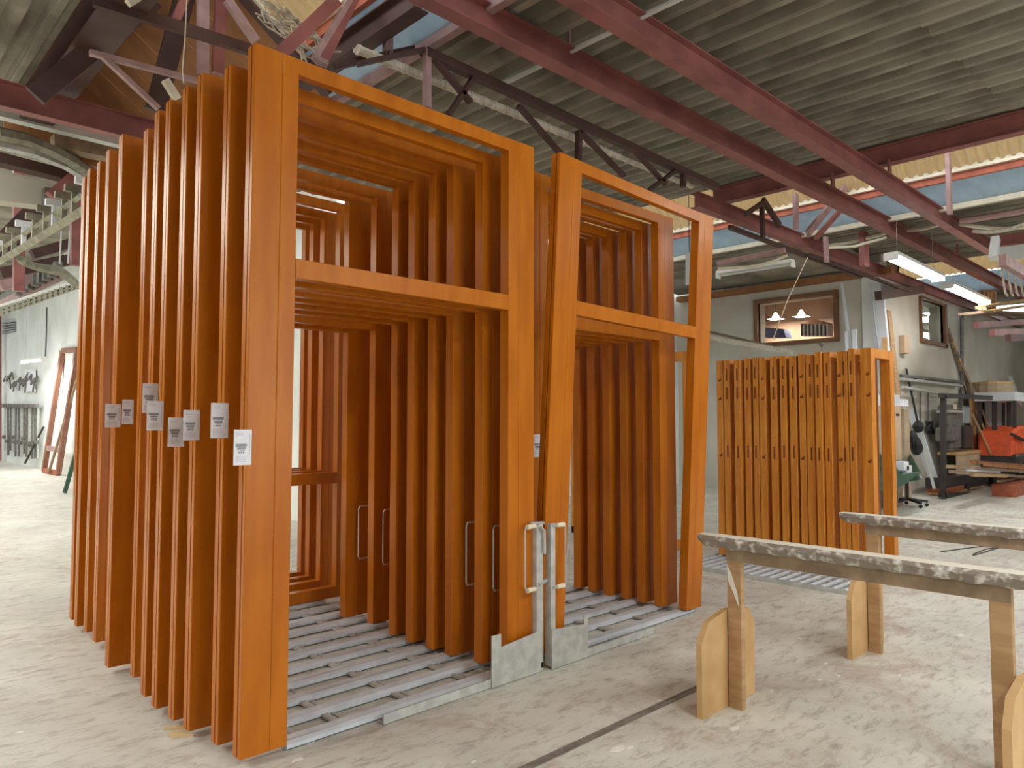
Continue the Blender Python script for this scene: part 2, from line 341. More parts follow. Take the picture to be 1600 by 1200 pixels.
# truss of the near lantern
TL = 4.7
tr = thing('lantern_truss', 'plum and pink steel truss rising into the tan roof above the tall front frame', 'truss', (2.6, TL, 4.5))
member(525, 0, 432, 90, TL, 0.09, tr, 'maroon', 'diagonal'); member(556, -10, 505, 95, TL, 0.07, tr, 'maroon', 'diagonal')
member(546, 0, 492, 90, TL, 0.04, tr, 'pink_primer', 'flat_bar')
member(606, 40, 606, 104, TL, 0.07, tr, 'pink_primer', 'post'); member(647, 25, 662, 75, TL, 0.05, tr, 'pink_primer', 'diagonal')
member(660, 74, 522, 104, TL, 0.05, tr, 'maroon_dark', 'tie_bar')
MB().bar((2.0, 5.9, 5.48), (3.35, 5.9, 4.5), 0.05, 0.12, (0, 1, 0)).build('rafter', 'maroon_dark', tr)
MB().bar((2.0, 5.83, 5.50), (3.35, 5.83, 4.52), 0.03, 0.05, (0, 1, 0)).build('rafter_lit_edge', 'cream_beam', tr)  # pale strip stands for the light on the rafter's side
MB().tube([at(490, 88, 1, TL), at(500, 96, 1, TL), at(510, 100, 1, TL)], 0.035, 6).build('gusset_bolt', 'pink_primer', tr)
# members in the boarded part, upper left
TB = 6.2
tr = thing('boarded_truss', 'plum steel truss members in front of the brown boarded roof slope at upper left', 'truss', (1.8, TB, 4.5))
member(317, -10, 317, 115, TB, 0.09, tr, 'pink_primer', 'post'); member(345, -10, 340, 115, TB, 0.09, tr, 'maroon', 'post')
member(240, 0, 55, 150, TB+.6, 0.16, tr, 'maroon_dark', 'rafter'); member(290, -10, 242, 175, TB+.4, 0.16, tr, 'maroon_dark', 'rafter')
member(140, 82, 330, 132, TB, 0.04, tr, 'pink_primer', 'tie_bar'); member(160, 88, 248, 170, TB, 0.035, tr, 'pink_primer', 'diagonal')
member(258, 125, 277, 155, TB, 0.06, tr, 'cream_beam', 'flat_bar'); member(145, 0, 392, 78, TB-.3, 0.09, tr, 'maroon_dark', 'top_chord')
member(200, 5, 245, -20, TB-.5, 0.05, tr, 'cream_beam', 'flat_bar')
member(290, -5, 275, 30, TB-.2, 0.06, tr, 'maroon', 'strut'); member(355, 0, 400, 65, TB-.6, 0.07, tr, 'pink_primer', 'diagonal')
# far lantern truss members on the right
tr = thing('far_lantern_truss', 'pink and plum truss bars under the far tan roof strip on the right', 'truss', (10.5, 3.2, 4.6))
member(1481, 240, 1484, 335, 2.8, 0.09, tr, 'pink_primer', 'post'); member(1243, 303, 1244, 358, 4.6, 0.09, tr, 'pink_primer', 'post')
member(1335, 275, 1262, 365, 4.2, 0.09, tr, 'pink_primer', 'diagonal'); member(1352, 285, 1275, 372, 4.2, 0.06, tr, 'maroon', 'diagonal')
member(1190, 315, 1192, 372, 4.8, 0.06, tr, 'maroon_dark', 'post'); member(1192, 312, 1218, 352, 4.8, 0.08, tr, 'maroon_dark', 'diagonal'); member(1190, 318, 1165, 335, 4.8, 0.06, tr, 'maroon_dark', 'diagonal')
member(1290, 370, 1292, 410, 4.6, 0.08, tr, 'pink_primer', 'strut')
member(1140, 355, 1345, 432, 5.0, 0.06, tr, 'maroon_dark', 'tie_bar'); member(1265, 398, 1420, 455, 4.9, 0.05, tr, 'maroon_dark', 'tie_bar')
for px, py in ((1470, 385), (1350, 392)):
    p = at(px, py, 1, 4.3); MB().box(p.x-.1, p.x+.1, 4.26, 4.34, p.z-.25, p.z+.3).build('hanger_plate', 'maroon', tr)
# cable tray along X
TRZ = 4.25; ty = at(700, 135, 2, TRZ).y
tr = thing('cable_tray', 'dusty strapped cable tray running behind the tall frames under the ribbed roof', 'cable tray', (3.2, ty, TRZ))
xa = at(560, 78, 1, ty).x; xb = at(1080, 300, 1, ty).x
MB().tube([(xa, ty, TRZ), (xb, ty, TRZ)], 0.035, 8).tube([(xa, ty+.06, TRZ+.02), (xb, ty+.06, TRZ+.02)], 0.02, 6).build('cable_bundle', 'dusty_cable', tr)
st = None
for k in range(34):
    x = xa+(xb-xa)*k/33
    if st is None: st = MB().tube([(-.009, 0, 0), (.009, 0, 0)], .041, 8).build('strap', 'dusty_cable', tr, local=True); st.location = (x-3.2, 0, 0)
    else: piece(st, tr, (x-3.2, 0, 0))
# pale conduit along Y
px_ = at(880, 85, 2, 4.5).x
o = MB().tube([(px_, -6, 4.5), (px_, 4.75, 4.5)], 0.025, 8).build('conduit', 'pale_metal'); tag(o, 'pale round conduit crossing diagonally under the ribbed roof above the tall frames', 'pipe')
o = thing('pipe_hanger', 'small dark arm with pale drop strut on top of the middle long beam', 'bracket', at(888, 80, 1, BY1))
MB().bar(at(828, 0, 1, BY1), at(892, 31, 1, BY1), 0.05, 0.05).build('arm', 'maroon_dark', o); MB().bar(at(889, 30, 1, BY1), at(889, 74, 1, BY1), 0.03, 0.03).build('drop_strut', 'pink_primer', o)
o = MB().tube([at(1115+18*math.cos(a), -6+13*math.sin(a), 1, 3.0) for a in [k*math.pi/8 for k in range(-1, 10)]], 0.006, 5).build('hanging_cable', 'cream_beam')
tag(o, 'cream cable loop hanging from the ribbed roof at the top edge', 'cable')
# tangle of loose cables at top
for i in range(16):
    x = 400+random.random()*40; y = random.random()*25; pts = []
    for k in range(6):
        u = k/5; pts.append(at(x+(95-random.random()*25)*u+random.uniform(-7, 7), y+(60+random.random()*22)*u+random.uniform(-9, 9), 1, 4.95+random.random()*.1))
    o = MB().tube(pts, 0.007, 5).build('loose_cable', 'dusty_cable'); tag(o, 'dusty pale cable in the tangle above the tall front frame', 'cable', 'tangled cables over the tall front frame')
o = MB().tube([at(292, -5, 1, 3.9), at(289, 60, 1, 3.9), at(285, 110, 1, 3.9), at(287, 130, 1, 3.9)], 0.003, 5).build('hanging_string', 'cream_beam'); tag(o, 'thin tan string hanging in front of the boarded roof slope', 'string')
o = MB().tube([at(744, 116, 1, TY), at(740, 128, 1, TY), at(729, 146, 1, TY)], 0.004, 5).build('hanging_wire', 'orange_red'); tag(o, 'short orange wire dangling below the ribbed roof', 'wire')
# service runs on the right, along Y beneath the far roof
def run(p0, p1, ax, v, r, m, label, name='service_pipe', cat='pipe', sag=0):
    a = at(*p0, ax, v); b = at(*p1, ax, v); pts = [a.lerp(b, k/6)+Vector((0, 0, -sag*math.sin(math.pi*k/6)+random.uniform(-1, 1)*sag*.2)) for k in range(7)]
    return tag(MB().tube(pts, r, 6).build(name, m), label, cat)
run((1122, 412), (1226, 391), 0, 10.2, .045, 'pink_primer', 'pink pipe under the roof, just right of the second rack top')
run((1122, 420), (1230, 400), 0, 10.1, .022, 'cream_beam', 'thin cream cable below the pink pipe near the second rack', sag=.06)
run((1290, 384), (1390, 362), 0, 11.8, .03, 'cream_beam', 'cream cable run between the lower and middle long beams, upper strand', sag=.03)
run((1290, 388), (1385, 370), 0, 11.7, .022, 'cream_beam', 'cream cable run between the lower and middle long beams, lower strand', sag=.05)
run((1415, 360), (1470, 350), 0, 12.3, .03, 'cream_beam', 'cream cable run just right of the middle long beam', sag=.02)
run((1500, 345), (1640, 320), 0, 11.8, .045, 'pink_primer', 'pink pipe at the right edge under the far roof', sag=.02)
run((1520, 362), (1640, 335), 0, 12.0, .028, 'dusty_cable', 'dusty grey cable sagging at the right edge under the far roof', sag=.08)
run((1500, 350), (1640, 352), 0, 12.2, .03, 'cream_beam', 'cream cable at the right edge crossing the dusty one', sag=.05)
# ---- fluorescent fittings
def fluoro(p, q, label, lit=True, power=None, group=None, drop=0.0, w=0.13):
    p = Vector(p); q = Vector(q); o = thing('fluorescent_lamp', label, 'lamp', (p+q)/2, group=group); d = (q-p).normalized()
    MB().bar(p+Vector((0,0,.05)), q+Vector((0,0,.05)), w, 0.05).build('housing', 'lamp_white', o)
    sd = Vector((-d.y, d.x, 0))*0.04
    for s in ((-1, 1) if lit else (0,)):
        MB().tube([p+d*.04+sd*s, q-d*.04+sd*s], .02 if w < .2 else .04, 8).build('tube', 'tube_on' if lit else 'pale_metal', o)
    for e in (p, q): MB().bar(e-d*.01, e+d*.01, w, 0.09).build('end_cap', 'lamp_white', o)
    if drop:
        for e in (p.lerp(q, .12), p.lerp(q, .88)): MB().tube([e+Vector((0,0,.07)), e+Vector((0,0,drop))], 0.004, 5).build('chain', 'dusty_cable', o)
    if lit:
        l = lamp_area('lamp_light', (p+q)/2-Vector((0,0,.06)), (q-p).length, 0.12, power or LAMP_POWER, (0, 0, math.atan2(d.y, d.x)))
    return o
fluoro(at(1392, 402, 1, 3.75), at(1466, 436, 1, 3.75), 'lit white fluorescent tube lamp hanging between the long beams, nearer of the two', drop=0.75, w=.2, power=25)
fluoro(at(1480, 447, 1, 3.9), at(1538, 473, 1, 3.9), 'lit white fluorescent tube lamp farther along, beside the far corner', drop=0.5, w=.22, power=20)
fluoro(at(1122, 431, 0, 10.5), at(1239, 413, 0, 10.5), 'unlit pale tube lamp above the second rack, end visible', lit=False)
fluoro(at(36, 566, 0, 4.6), at(68, 563, 0, 4.6), 'lit tube lamp at the far left white wall', drop=2.9, power=60)
G = 'added fill lamps out of view'
mat('diffuser_on', (1, 1, 1), 0.5, emit=(1.0, 0.93, 0.80), estr=8)
dif0 = None
for i in range(18):  # out of view, inferred from frame-edge highlights, doubled and widened to spread them
    y = 8.75+(i//2)*1.9; x = (-1.25, -.45)[i % 2]
    o = thing('batten_lamp', 'unseen diffuser lamp in the double row widened for the frame-edge highlights', 'lamp', (x, y, 4.4), group='lamps along the left bay')
    MB().box(x-.34, x+.34, y-.85, y+.85, 4.40, 4.46).build('housing', 'lamp_white', o); MB().box(x-.33, x+.33, y-.83, y+.83, 4.37, 4.40).build('diffuser', 'diffuser_on', o)
    for e in (-.7, .7): MB().tube([(x, y+e, 4.46), (x, y+e, 4.66)], 0.006, 5).build('chain', 'dusty_cable', o)
for x, y, pw_ in ((-2.6, 6.2, 70), (-3.0, 3.6, 70), (2.0, -1.6, 70), (4.8, -0.9, 45), (8.0, 0.8, 45), (13.5, 0.6, 60), (20, 1.0, 60)):  # added lamps, out of view, placed to brighten the floor and frame fronts
    fluoro((x-.75, y, 3.95), (x+.75, y, 3.95), 'added fill lamp out of view under the roof', group=G, drop=.5, power=pw_)
for y in (24, 32): fluoro((1.0, y, 4.6), (1.0, y+1.5, 4.6), f'added fill lamp out of view in the far hall, {"nearer" if y == 24 else "farther"} one', drop=1.85, power=70)  # added out of view to brighten the white wall

# ================================================================ TIMBER FRAMES
T = 0.075; SB = 0.135; PW = 0.083; TR = 0.075
def chamf(x0, x1, y0, y1, c=0.003):
    return [(x0+c, y0), (x1-c, y0), (x1, y0+c), (x1, y1-c), (x1-c, y1), (x0+c, y1), (x0, y1-c), (x0, y0+c)]
def grooved(x0, x1, left=True):      # outer board, groove down its outer edge
    c = 0.003; g0, g1, gd = 0.026, 0.035, 0.014
    if left: return [(x0+c, 0), (x1-c, 0), (x1, c), (x1, T-c), (x1-c, T), (x0+c, T), (x0, T-c), (x0, g1), (x0+gd, g1), (x0+gd, g0), (x0, g0), (x0, c)]
    return [(x0+c, 0), (x1-c, 0), (x1, c), (x1, g0), (x1-gd, g0), (x1-gd, g1), (x1, g1), (x1, T-c), (x1-c, T), (x0+c, T), (x0, T-c), (x0, c)]
def vert(poly, z0, z1f): return MB().loft(poly, lambda a, b: (a, b, z0), lambda a, b: (a, b, z1f(a)))
def horiz(x0f, x1f, z0, z1, y0=0, y1=T):
    return MB().loft(chamf(z0, z1, y0, y1), lambda a, b: (x0f(a), b, a), lambda a, b: (x1f(a), b, a))
CACHE = {}
def part(key, name, mbf, m, parent):
    if key in CACHE:
        o = piece(CACHE[key], parent); return o
    o = mbf().build(name, m, parent, local=True); CACHE[key] = o; return o
def door_frame(label, loc, W=1.81, Ht=3.14, rot=(0,0,0), trans=2.12, rails=(), group=None, m='varnish', sb=SB, pw=PW, tr=TR, cat='frame', name='door_frame', transT=0.092):
    o = thing(name, label, cat, loc, rot, group); k = (round(W, 3), round(Ht, 3), m, sb, pw)
    if sb:
        part(('sl', k), 'side_board', lambda: vert(grooved(0, sb), 0, lambda a: Ht), m, o)
        part(('sr', k), 'side_board', lambda: vert(grooved(W-sb, W, False), 0, lambda a: Ht), m, o)
    a0, a1 = sb, sb+pw; b0, b1 = W-sb-pw, W-sb
    part(('pl', k), 'post', lambda: vert(chamf(a0, a1, 0, T), 0, lambda a: Ht-(a-a0)/pw*tr), m, o)
    part(('pr', k), 'post', lambda: vert(chamf(b0, b1, 0, T), 0, lambda a: Ht-(b1-a)/pw*tr), m, o)
    part(('tr', k), 'top_rail', lambda: horiz(lambda z: a0+(Ht-z)/tr*pw, lambda z: b1-(Ht-z)/tr*pw, Ht-tr, Ht, 0, .052), m, o)
    if trans: part(('tm', k, trans), 'transom', lambda: horiz(lambda z: a1, lambda z: b0, trans, trans+transT, 0, .060), m, o)
    for z0, z1 in rails: part(('rl', k, z0, z1), 'cross_rail', lambda: horiz(lambda z: a1, lambda z: b0, z0, z1), m, o)
    return o
def paper(frame, x0, x1, z0, z1, rz=0.0):       # label sheet stuck on the front face at the outer edge
    o = MB().box(x0, x1, -0.0035, -0.002, z0, z1).build('paper_label', 'paper', frame, local=True); o.rotation_euler = (0, 0, rz)
    w, h = x1-x0, z1-z0; y0, y1 = -0.0045, -0.0033
    def P(u, v): return x0+w*u, z0+h*v
    mb = MB()
    xa, za = P(.10, .60); xb, zb = P(.72, .52); mb.box(xa, xb, y0, y1, zb, za)                # drawing of a wide head
    for a, b, c, d in ((.18, .50, .66, .44), (.24, .42, .62, .39), (.25, .375, .34, .33), (.38, .375, .46, .33), (.50, .375, .60, .33)):
        x_, z_ = P(a, b); x2, z2 = P(c, d); mb.box(x_, x2, y0, y1, z2, z_)
    mb.build('printed_drawing', 'ink', o, local=True)
    mb = MB()
    for v in (.90, .86, .25, .21, .17, .12): x_, z_ = P(.12, v); x2, z2 = P(.55 if v > .5 else .7, v-.012); mb.box(x_, x2, y0, y1, z2, z_)
    for v in range(12): x_, z_ = P(.86, .28+v*.05); x2, z2 = P(.92, .28+v*.05+.03); mb.box(x_, x2, y0, y1, z_, z2)
    mb.build('printed_text', 'ink_pale', o, local=True)
    return o
FZ = 0.042
ordn = ['front', 'second', 'third', 'fourth', 'fifth', 'sixth', 'seventh', 'eighth']
rk1 = [(1.390, 3.125), (1.379, 3.335), (1.343, 3.576), (1.335, 3.755), (1.325, 3.968), (1.337, 4.179), (1.39, 4.632-.10), (1.333, 4.814)]
hts = [3.212, 3.179, 3.212, 3.204, 3.200, 3.212, 3.227, 3.258]
lab1 = {0: (-.058, .022, 1.265, 1.42), 1: (-.060, .020, 1.38, 1.54), 2: (-.058, .018, 1.365, 1.51), 3: (-.058, .02, 1.33, 1.475), 4: (-.080, .0, 1.41, 1.56), 5: (-.05, .03, 1.50, 1.66), 6: (-.10, -.04, 1.44, 1.58), 7: (-.055, .03, 1.42, 1.56)}
for i, (x, y) in enumerate(rk1):
    sb = SB
    f = door_frame(f'orange-varnished tall door frame with transom, {ordn[i]} in the left rack counted from the camera', (x, y, FZ), Ht=hts[i]-FZ, trans=2.125, group='tall door frames in the left rack', rot=(0, 0, 0))
    if i == 0: f.rotation_euler = (0.0, 0.0035, 0)
    a = lab1[i]
    p = paper(f, a[0], a[1], a[2], a[3], 0.0)
rk1b = [(1.42, 5.42, 1.91), (1.44, 5.72, 1.91), (1.43, 5.93, 1.93), (1.45, 6.15, 1.95)]
for i, (x, y, W) in enumerate(rk1b):
    door_frame(f'orange-varnished frame with low cross rail and bottom rail, {["nearest", "second", "third", "farthest"][i]} of the four at the back of the left rack', (x, y, FZ), W=W, Ht=3.31, trans=2.35, rails=((0.0, 0.09), (0.94, 1.03)), group='railed frames at the back of the left rack', sb=0.05, pw=0.075)
# right-hand rack
f = door_frame('orange-varnished tall door frame leaning forward at the front of the second rack', (3.25, 3.122, 0.085), W=1.88, Ht=3.095, rot=(0.037, 0.024, 0.021), trans=2.10, group='tall door frames in the second rack')
for i, y in enumerate((3.36, 3.53, 3.70, 3.87, 4.05, 4.22)):
    f = door_frame(f'orange-varnished tall door frame, {ordn[i+1]} in the second rack behind the leaning one', (3.37+0.01*(i % 3), y, FZ), W=1.73, Ht=3.13 if i % 2 == 0 else 3.10, trans=2.10, group='tall door frames in the second rack')
    if i == 0: paper(f, .062, .165, 1.22, 1.37)

# ---------------------------------------------------------------- racks
def handle_rod(x, y, z0, z1, reach, parent, caps=True):
    s = 1 if reach > 0 else -1
    r = MB().tube([(x, y, z1), (x+reach*.93, y, z1), (x+reach, y, z1-.02), (x+reach, y, z0+.02), (x+reach*.93, y, z0), (x, y, z0)], 0.0055, 6).build('locking_rod', 'zinc', parent)
    if caps:
        for z in (z1, z0): MB().tube([(x+reach*.25, y, z), (x+reach*.85, y, z)], [0.013, 0.016], 8).build('rod_cap', 'cream_plastic', r)
    return r
def rack(label, x0, x1, y0, n, side, bw=0.10, dy=0.225, plate=None, post=None, rail=None, group='steel roller racks'):
    o = thing('roller_rack', label, 'rack', (x0, y0, 0), group=group); b0 = None
    for k in range(n):
        y = y0+0.05+k*dy
        if b0 is None: b0 = MB().loft([(.0, .006), (.012, 0), (bw-.012, 0), (bw, .006), (bw, .024), (bw*.8, .034), (bw*.2, .034), (0, .024)], lambda a, b: (x0, y0+.05+a, b+.004), lambda a, b: (x1, y0+.05+a, b+.004)).build('roller_bar', 'roller', o)
        else: piece(b0, o, (0, k*dy, 0))
    c0 = None; nx = int((x1-x0)/0.42)
    for k in range(n-1):
        for j in range(nx):
            x = x0+.3+j*.42
            if c0 is None: c0 = MB().box(x, x+.035, y0+.05+bw, y0+.05+dy, .010, .022).box(x+.055, x+.075, y0+.05+bw, y0+.05+dy, .006, .016).build('spacer_clip', 'galvanised', o)
            else: piece(c0, o, (j*.42, k*dy, 0))
    for x in (x0+.12, x1-.1): MB().box(x-.02, x+.02, y0+.05, y0+n*dy, 0.0, 0.005).build('bearer', 'galvanised', o)
    return o
r1 = rack('galvanised roller rack on the floor under the tall frames on the left', 1.62, 3.10, 3.10, 14, 1)
PY = 3.085
MB().box(2.10, 3.24, PY+.008, PY+.05, 0.006, 0.012).box(2.10, 3.24, PY, PY+.008, 0.004, 0.052).build('edge_rail', 'galvanised', r1, bevel=0)
def plate_mb(pts, y0, y1):
    return MB().loft(pts, lambda a, b: (a, y0, b), lambda a, b: (a, y1, b))
plate_mb([(2.815, .004), (3.215, .004), (3.215, .245), (2.885, .215), (2.885, .29), (2.815, .29)], PY-.009, PY-.001).build('end_plate', 'galvanised', r1)
MB().box(3.185, 3.193, PY, PY+.05, .02, .875).box(3.193, 3.235, PY, PY+.006, .02, .875).box(3.235, 3.241, PY, PY+.05, .02, .875).build('end_post', 'galvanised', r1)
handle_rod(3.19, PY-.012, .50, .872, -.115, r1)
MB().tube([(3.20, PY-.02, .86), (3.232, PY-.02, .84), (3.235, PY-.02, .70)], .009, 6).build('latch', 'zinc', r1)
MB().tube([(3.15, PY+.02, .885), (3.31, PY+.02, .875)], .010, 6).tube([(3.2, PY, .52), (3.31, PY+.02, .53)], .014, 8).build('cross_bolt', 'zinc', r1)
for y, x in ((3.30, 3.18), (3.53, 3.16), (4.45, 3.16), (4.76, 3.15)): handle_rod(x, y, .47, .86, -.13-.02, r1, False)
r2 = rack('galvanised roller rack under the second group of tall frames', 3.42, 5.06, 3.13, 7, 1)
PY2 = 3.062
MB().box(3.30, 4.35, PY2+.008, PY2+.05, 0.006, 0.012).box(3.30, 4.35, PY2, PY2+.008, 0.004, 0.05).build('edge_rail', 'galvanised', r2)
plate_mb([(3.285, .004), (3.62, .004), (3.62, .27), (3.585, .27), (3.585, .215), (3.285, .24)], PY2-.009, PY2-.001).build('end_plate', 'galvanised', r2)
MB().box(3.285, 3.291, PY2, PY2+.05, .02, .875).box(3.291, 3.325, PY2, PY2+.006, .02, .875).build('end_post', 'galvanised', r2)
handle_rod(3.30, PY2-.012, .49, .862, .105, r2)
# third rack in the background with its stack of slotted door frames
r3 = rack('low grey wire rack on the floor under the slotted frames in the background', 6.55, 8.1, 2.55, 18, 1, bw=.03, dy=.10, group='steel roller racks')
MB().box(6.50, 6.54, 2.50, 4.6, .0, .035).box(6.50, 8.1, 2.50, 2.54, 0, .03).box(6.98, 7.0, 2.5, 4.6, .008, .03).build('side_channel', 'galvanised', r3)
strips = [(4.24,4.165),(4.155,4.08),(4.01,3.94),(3.91,3.84),(3.81,3.75),(3.74,3.665),(3.615,3.545),(3.51,3.44),(3.41,3.335),(3.31,3.245),(3.235,3.155),(3.13,3.065),(3.055,2.985),(2.925,2.87),(2.865,2.825),(2.815,2.755),(2.70,2.60)]
strips.reverse()
mort = {}
def slot_frame(label, loc, W, Ht, t, deep, rot=(0,0,0), group='slotted door frames on the background rack'):
    o = thing('slotted_door_frame', label, 'frame', loc, rot, group); m = 'varnish_pale'; pw = .10
    k = ('s', W, round(Ht, 2), round(t, 3))
    part((k, 1), 'post', lambda: vert(chamf(0, pw, 0, t), 0, lambda a: Ht), m, o)
    part((k, 2), 'post', lambda: vert(chamf(W-pw, W, 0, t), 0, lambda a: Ht), m, o)
    part((k, 3), 'top_rail', lambda: horiz(lambda z: pw, lambda z: W-pw, Ht-.09, Ht, 0, t), m, o)
    part((k, 4), 'bottom_rail', lambda: horiz(lambda z: pw, lambda z: W-pw, 0, .03, 0, t), m, o)
    for z in (1.90, 1.69, 1.07):
        q = part(('mort', deep), 'mortice', lambda: (MB().box(-.003, .001, .028, .042, 0, .13) if not deep else MB().box(-.003, .001, .02, .05, 0, .02).box(-.003, .001, .016, .03, .02, .035)), 'mortice', o)
        q.location = (0, 0, z+random.uniform(-.01, .01))
    return o
names16 = ['nearest, with open centre visible'] + [f'{n} behind the nearest' for n in ('second', 'third', 'fourth', 'fifth', 'sixth', 'seventh', 'eighth', 'ninth', 'tenth', 'eleventh', 'twelfth', 'thirteenth', 'fourteenth', 'fifteenth', 'sixteenth', 'seventeenth')]
for i, (b, a) in enumerate(strips):
    slot_frame(f'pale orange slotted door frame in the background rack, {names16[i]}', (7.25-(.03 if i in (5, 14) else 0), a, 0.04), 0.60, 2.13+random.uniform(-.012, .02)+(.03 if i < 2 else 0), b-a, i in (0, 3, 7, 11, 16))
# wide frame standing across, behind the second rack
o = thing('wide_frame', 'wide pale orange frame seen through the second rack, standing at right angles to the others', 'frame', (7.32, 4.62, .03))
for y in (4.62, 5.16, 6.05, 6.34): MB().box(7.3, 7.37, y, y+.09, .03, 2.2).build('post', 'varnish_pale', o)
MB().box(7.3, 7.37, 4.62, 6.43, 2.2, 2.31).build('top_rail', 'varnish_pale', o); MB().box(7.3, 7.37, 4.62, 6.43, .03, .12).build('bottom_rail', 'varnish_pale', o)
for i, dx in enumerate((.25, .5)):
    o = thing('wide_frame', f'pale orange frame {["just", "farther"][i]} behind the wide frame seen through the second rack', 'frame', (7.35+dx, 5.3, .03))
    for y in (5.3, 6.3): MB().box(7.3+dx, 7.36+dx, y, y+.08, .03, 2.15).build('post', 'varnish_pale', o)
    MB().box(7.3+dx, 7.36+dx, 5.3, 6.38, 2.15, 2.23).build('top_rail', 'varnish_pale', o)

# ---------------------------------------------------------------- trestles
def trestle(label, x, yL, yR, yP, z=0.885):
    o = thing('trestle', label, 'trestle', (x, yL, 0), group='timber trestles')
    # rounded padded rail, dust on top, flaking edge
    n = 34; bm = MB(); prof = [(-.062, -.048), (-.050, -.058), (.050, -.058), (.062, -.048), (.070, -.018), (.050, .0), (-.050, .0), (-.070, -.018)]
    rings = []
    ys = [yL+.02+(yR-yL-.02)*k/n for k in range(n+1)]
    for k, y in enumerate(ys):
        s = .55 if k == 0 else (1 if k > 1 else .85)
        rings.append([(x+a*s*(1+.06*math.sin(k*1.7+i)), y, z+b*(1 if k else .6)+.005*math.sin(k*2.3+i*1.3)*(b < -.01)) for i, (a, b) in enumerate(prof)])
    vs = [v for r_ in rings for v in r_]; m = len(prof); fs = []
    for k in range(n):
        for i in range(m): fs.append((k*m+i, k*m+(i+1) % m, (k+1)*m+(i+1) % m, (k+1)*m+i))
    fs += [tuple(range(m)), tuple(range(n*m, n*m+m))]
    bm.add(vs, fs); bm.build('padded_rail', MATS['trestle_pad'], o)
    MB().loft(chamf(-.022, .017, -.125, -.055, .003), lambda a, b: (x+a, yL-.14, z+b), lambda a, b: (x+a, yP-.038, z+b-.001)).build('beam', 'rough_timber', o)
    for y in (yL-.185, yP):
        MB().loft(chamf(-.019, .019, -.040, .040, .003), lambda a, b: (x-.001+a, y+b, 0), lambda a, b: (x-.001+a, y+b, z-.056-.0*b)).build('leg', 'timber', o)
    for y, hh in ((yL-.185+.044, .47), (yP-.044-.035, .44)):
        pts = [(x-.27, 0.0), (x+.27, 0.0), (x+.28, hh-.08), (x+.22, hh), (x+.03, hh+.03), (x-.03, hh+.03), (x-.20, hh), (x-.27, hh-.10)]
        MB().loft(pts, lambda a, b: (a, y, b), lambda a, b: (a, y+.032, b)).build('foot_board', 'timber_pale', o)
    return o
def pad_mat():
    m = bpy.data.materials.new('trestle_pad'); m.use_nodes = True; nt = m.node_tree; N = nt.nodes; L = nt.links; b = N['Principled BSDF']
    tc = N.new('ShaderNodeTexCoord'); g = N.new('ShaderNodeNewGeometry'); sx = N.new('ShaderNodeSeparateXYZ'); L.new(g.outputs['True Normal'], sx.inputs[0])
    n = N.new('ShaderNodeTexNoise'); n.inputs['Scale'].default_value = 26; n.inputs['Detail'].default_value = 5; L.new(tc.outputs['Object'], n.inputs['Vector'])
    cr = N.new('ShaderNodeValToRGB'); e = cr.color_ramp.elements; e[0].position = .50; e[0].color = (.27, .23, .19, 1); e[1].position = .74; e[1].color = (.80, .78, .74, 1)
    L.new(n.outputs['Fac'], cr.inputs[0])
    mr = N.new('ShaderNodeMapRange'); mr.inputs[1].default_value = .80; mr.inputs[2].default_value = .92; L.new(sx.outputs['Z'], mr.inputs[0])
    mx = N.new('ShaderNodeMix'); mx.data_type = 'RGBA'; L.new(mr.outputs[0], mx.inputs[0]); L.new(cr.outputs[0], mx.inputs[6]); mx.inputs[7].default_value = (.74, .71, .60, 1)
    L.new(mx.outputs[2], b.inputs['Base Color']); b.inputs['Roughness'].default_value = .8
    bp = N.new('ShaderNodeBump'); bp.inputs['Strength'].default_value = .6; bp.inputs['Distance'].default_value = .01; L.new(n.outputs['Fac'], bp.inputs['Height']); L.new(bp.outputs[0], b.inputs['Normal'])
    MATS['trestle_pad'] = m
pad_mat()
t1 = trestle('timber trestle with dusty padded rail nearest the camera, its left post splashed white', 3.56, 2.17, .48, .79)
MB().add([(3.5385, 2.022, .74), (3.5385, 2.02, .66), (3.5385, 1.99, .60), (3.5385, 1.955, .52), (3.5385, 1.965, .60), (3.5385, 2.0, .70)], [(0,1,2,3,4,5)]).build('paint_splash', 'paint_fleck', t1)
t2 = trestle('second timber trestle with dusty padded rail, farther from the camera', 5.05, 2.01, .2, .55)

# ---------------------------------------------------------------- floor litter
o = MB().box(0, .16, 0, .03, 0, .012).build('wood_offcut', 'shaving'); o.location = at(256, 1142, 2, 0); o.rotation_euler = (0, 0, -.55); tag(o, 'pale wood offcut lying by the feet of the left rack frames', 'offcut')
o = MB().add([(0, 0, 0), (.12, .02, 0), (.03, .05, 0), (0, 0, .02), (.12, .02, .012), (.03, .05, .016)], [(0,1,2),(3,4,5),(0,1,4,3),(1,2,5,4),(2,0,3,5)]).build('wood_offcut', 'shaving'); o.location = at(262, 1152, 2, 0); o.rotation_euler = (0, 0, -.9); tag(o, 'pale wedge-shaped wood splinter next to the offcut', 'offcut')
p = at(735, 1085, 2, 0); mb = MB()
for k in range(3):
    mb.tube([p+Vector((.012*k-.02+.02*math.cos(a), .02*math.sin(a*.5)+.006*k, .018+.016*math.sin(a))) for a in [j*.6 for j in range(9)]], .005, 5)
tag(mb.build('wood_shaving', 'shaving'), 'curled wood shaving on the floor in front of the left rack plate', 'shaving')
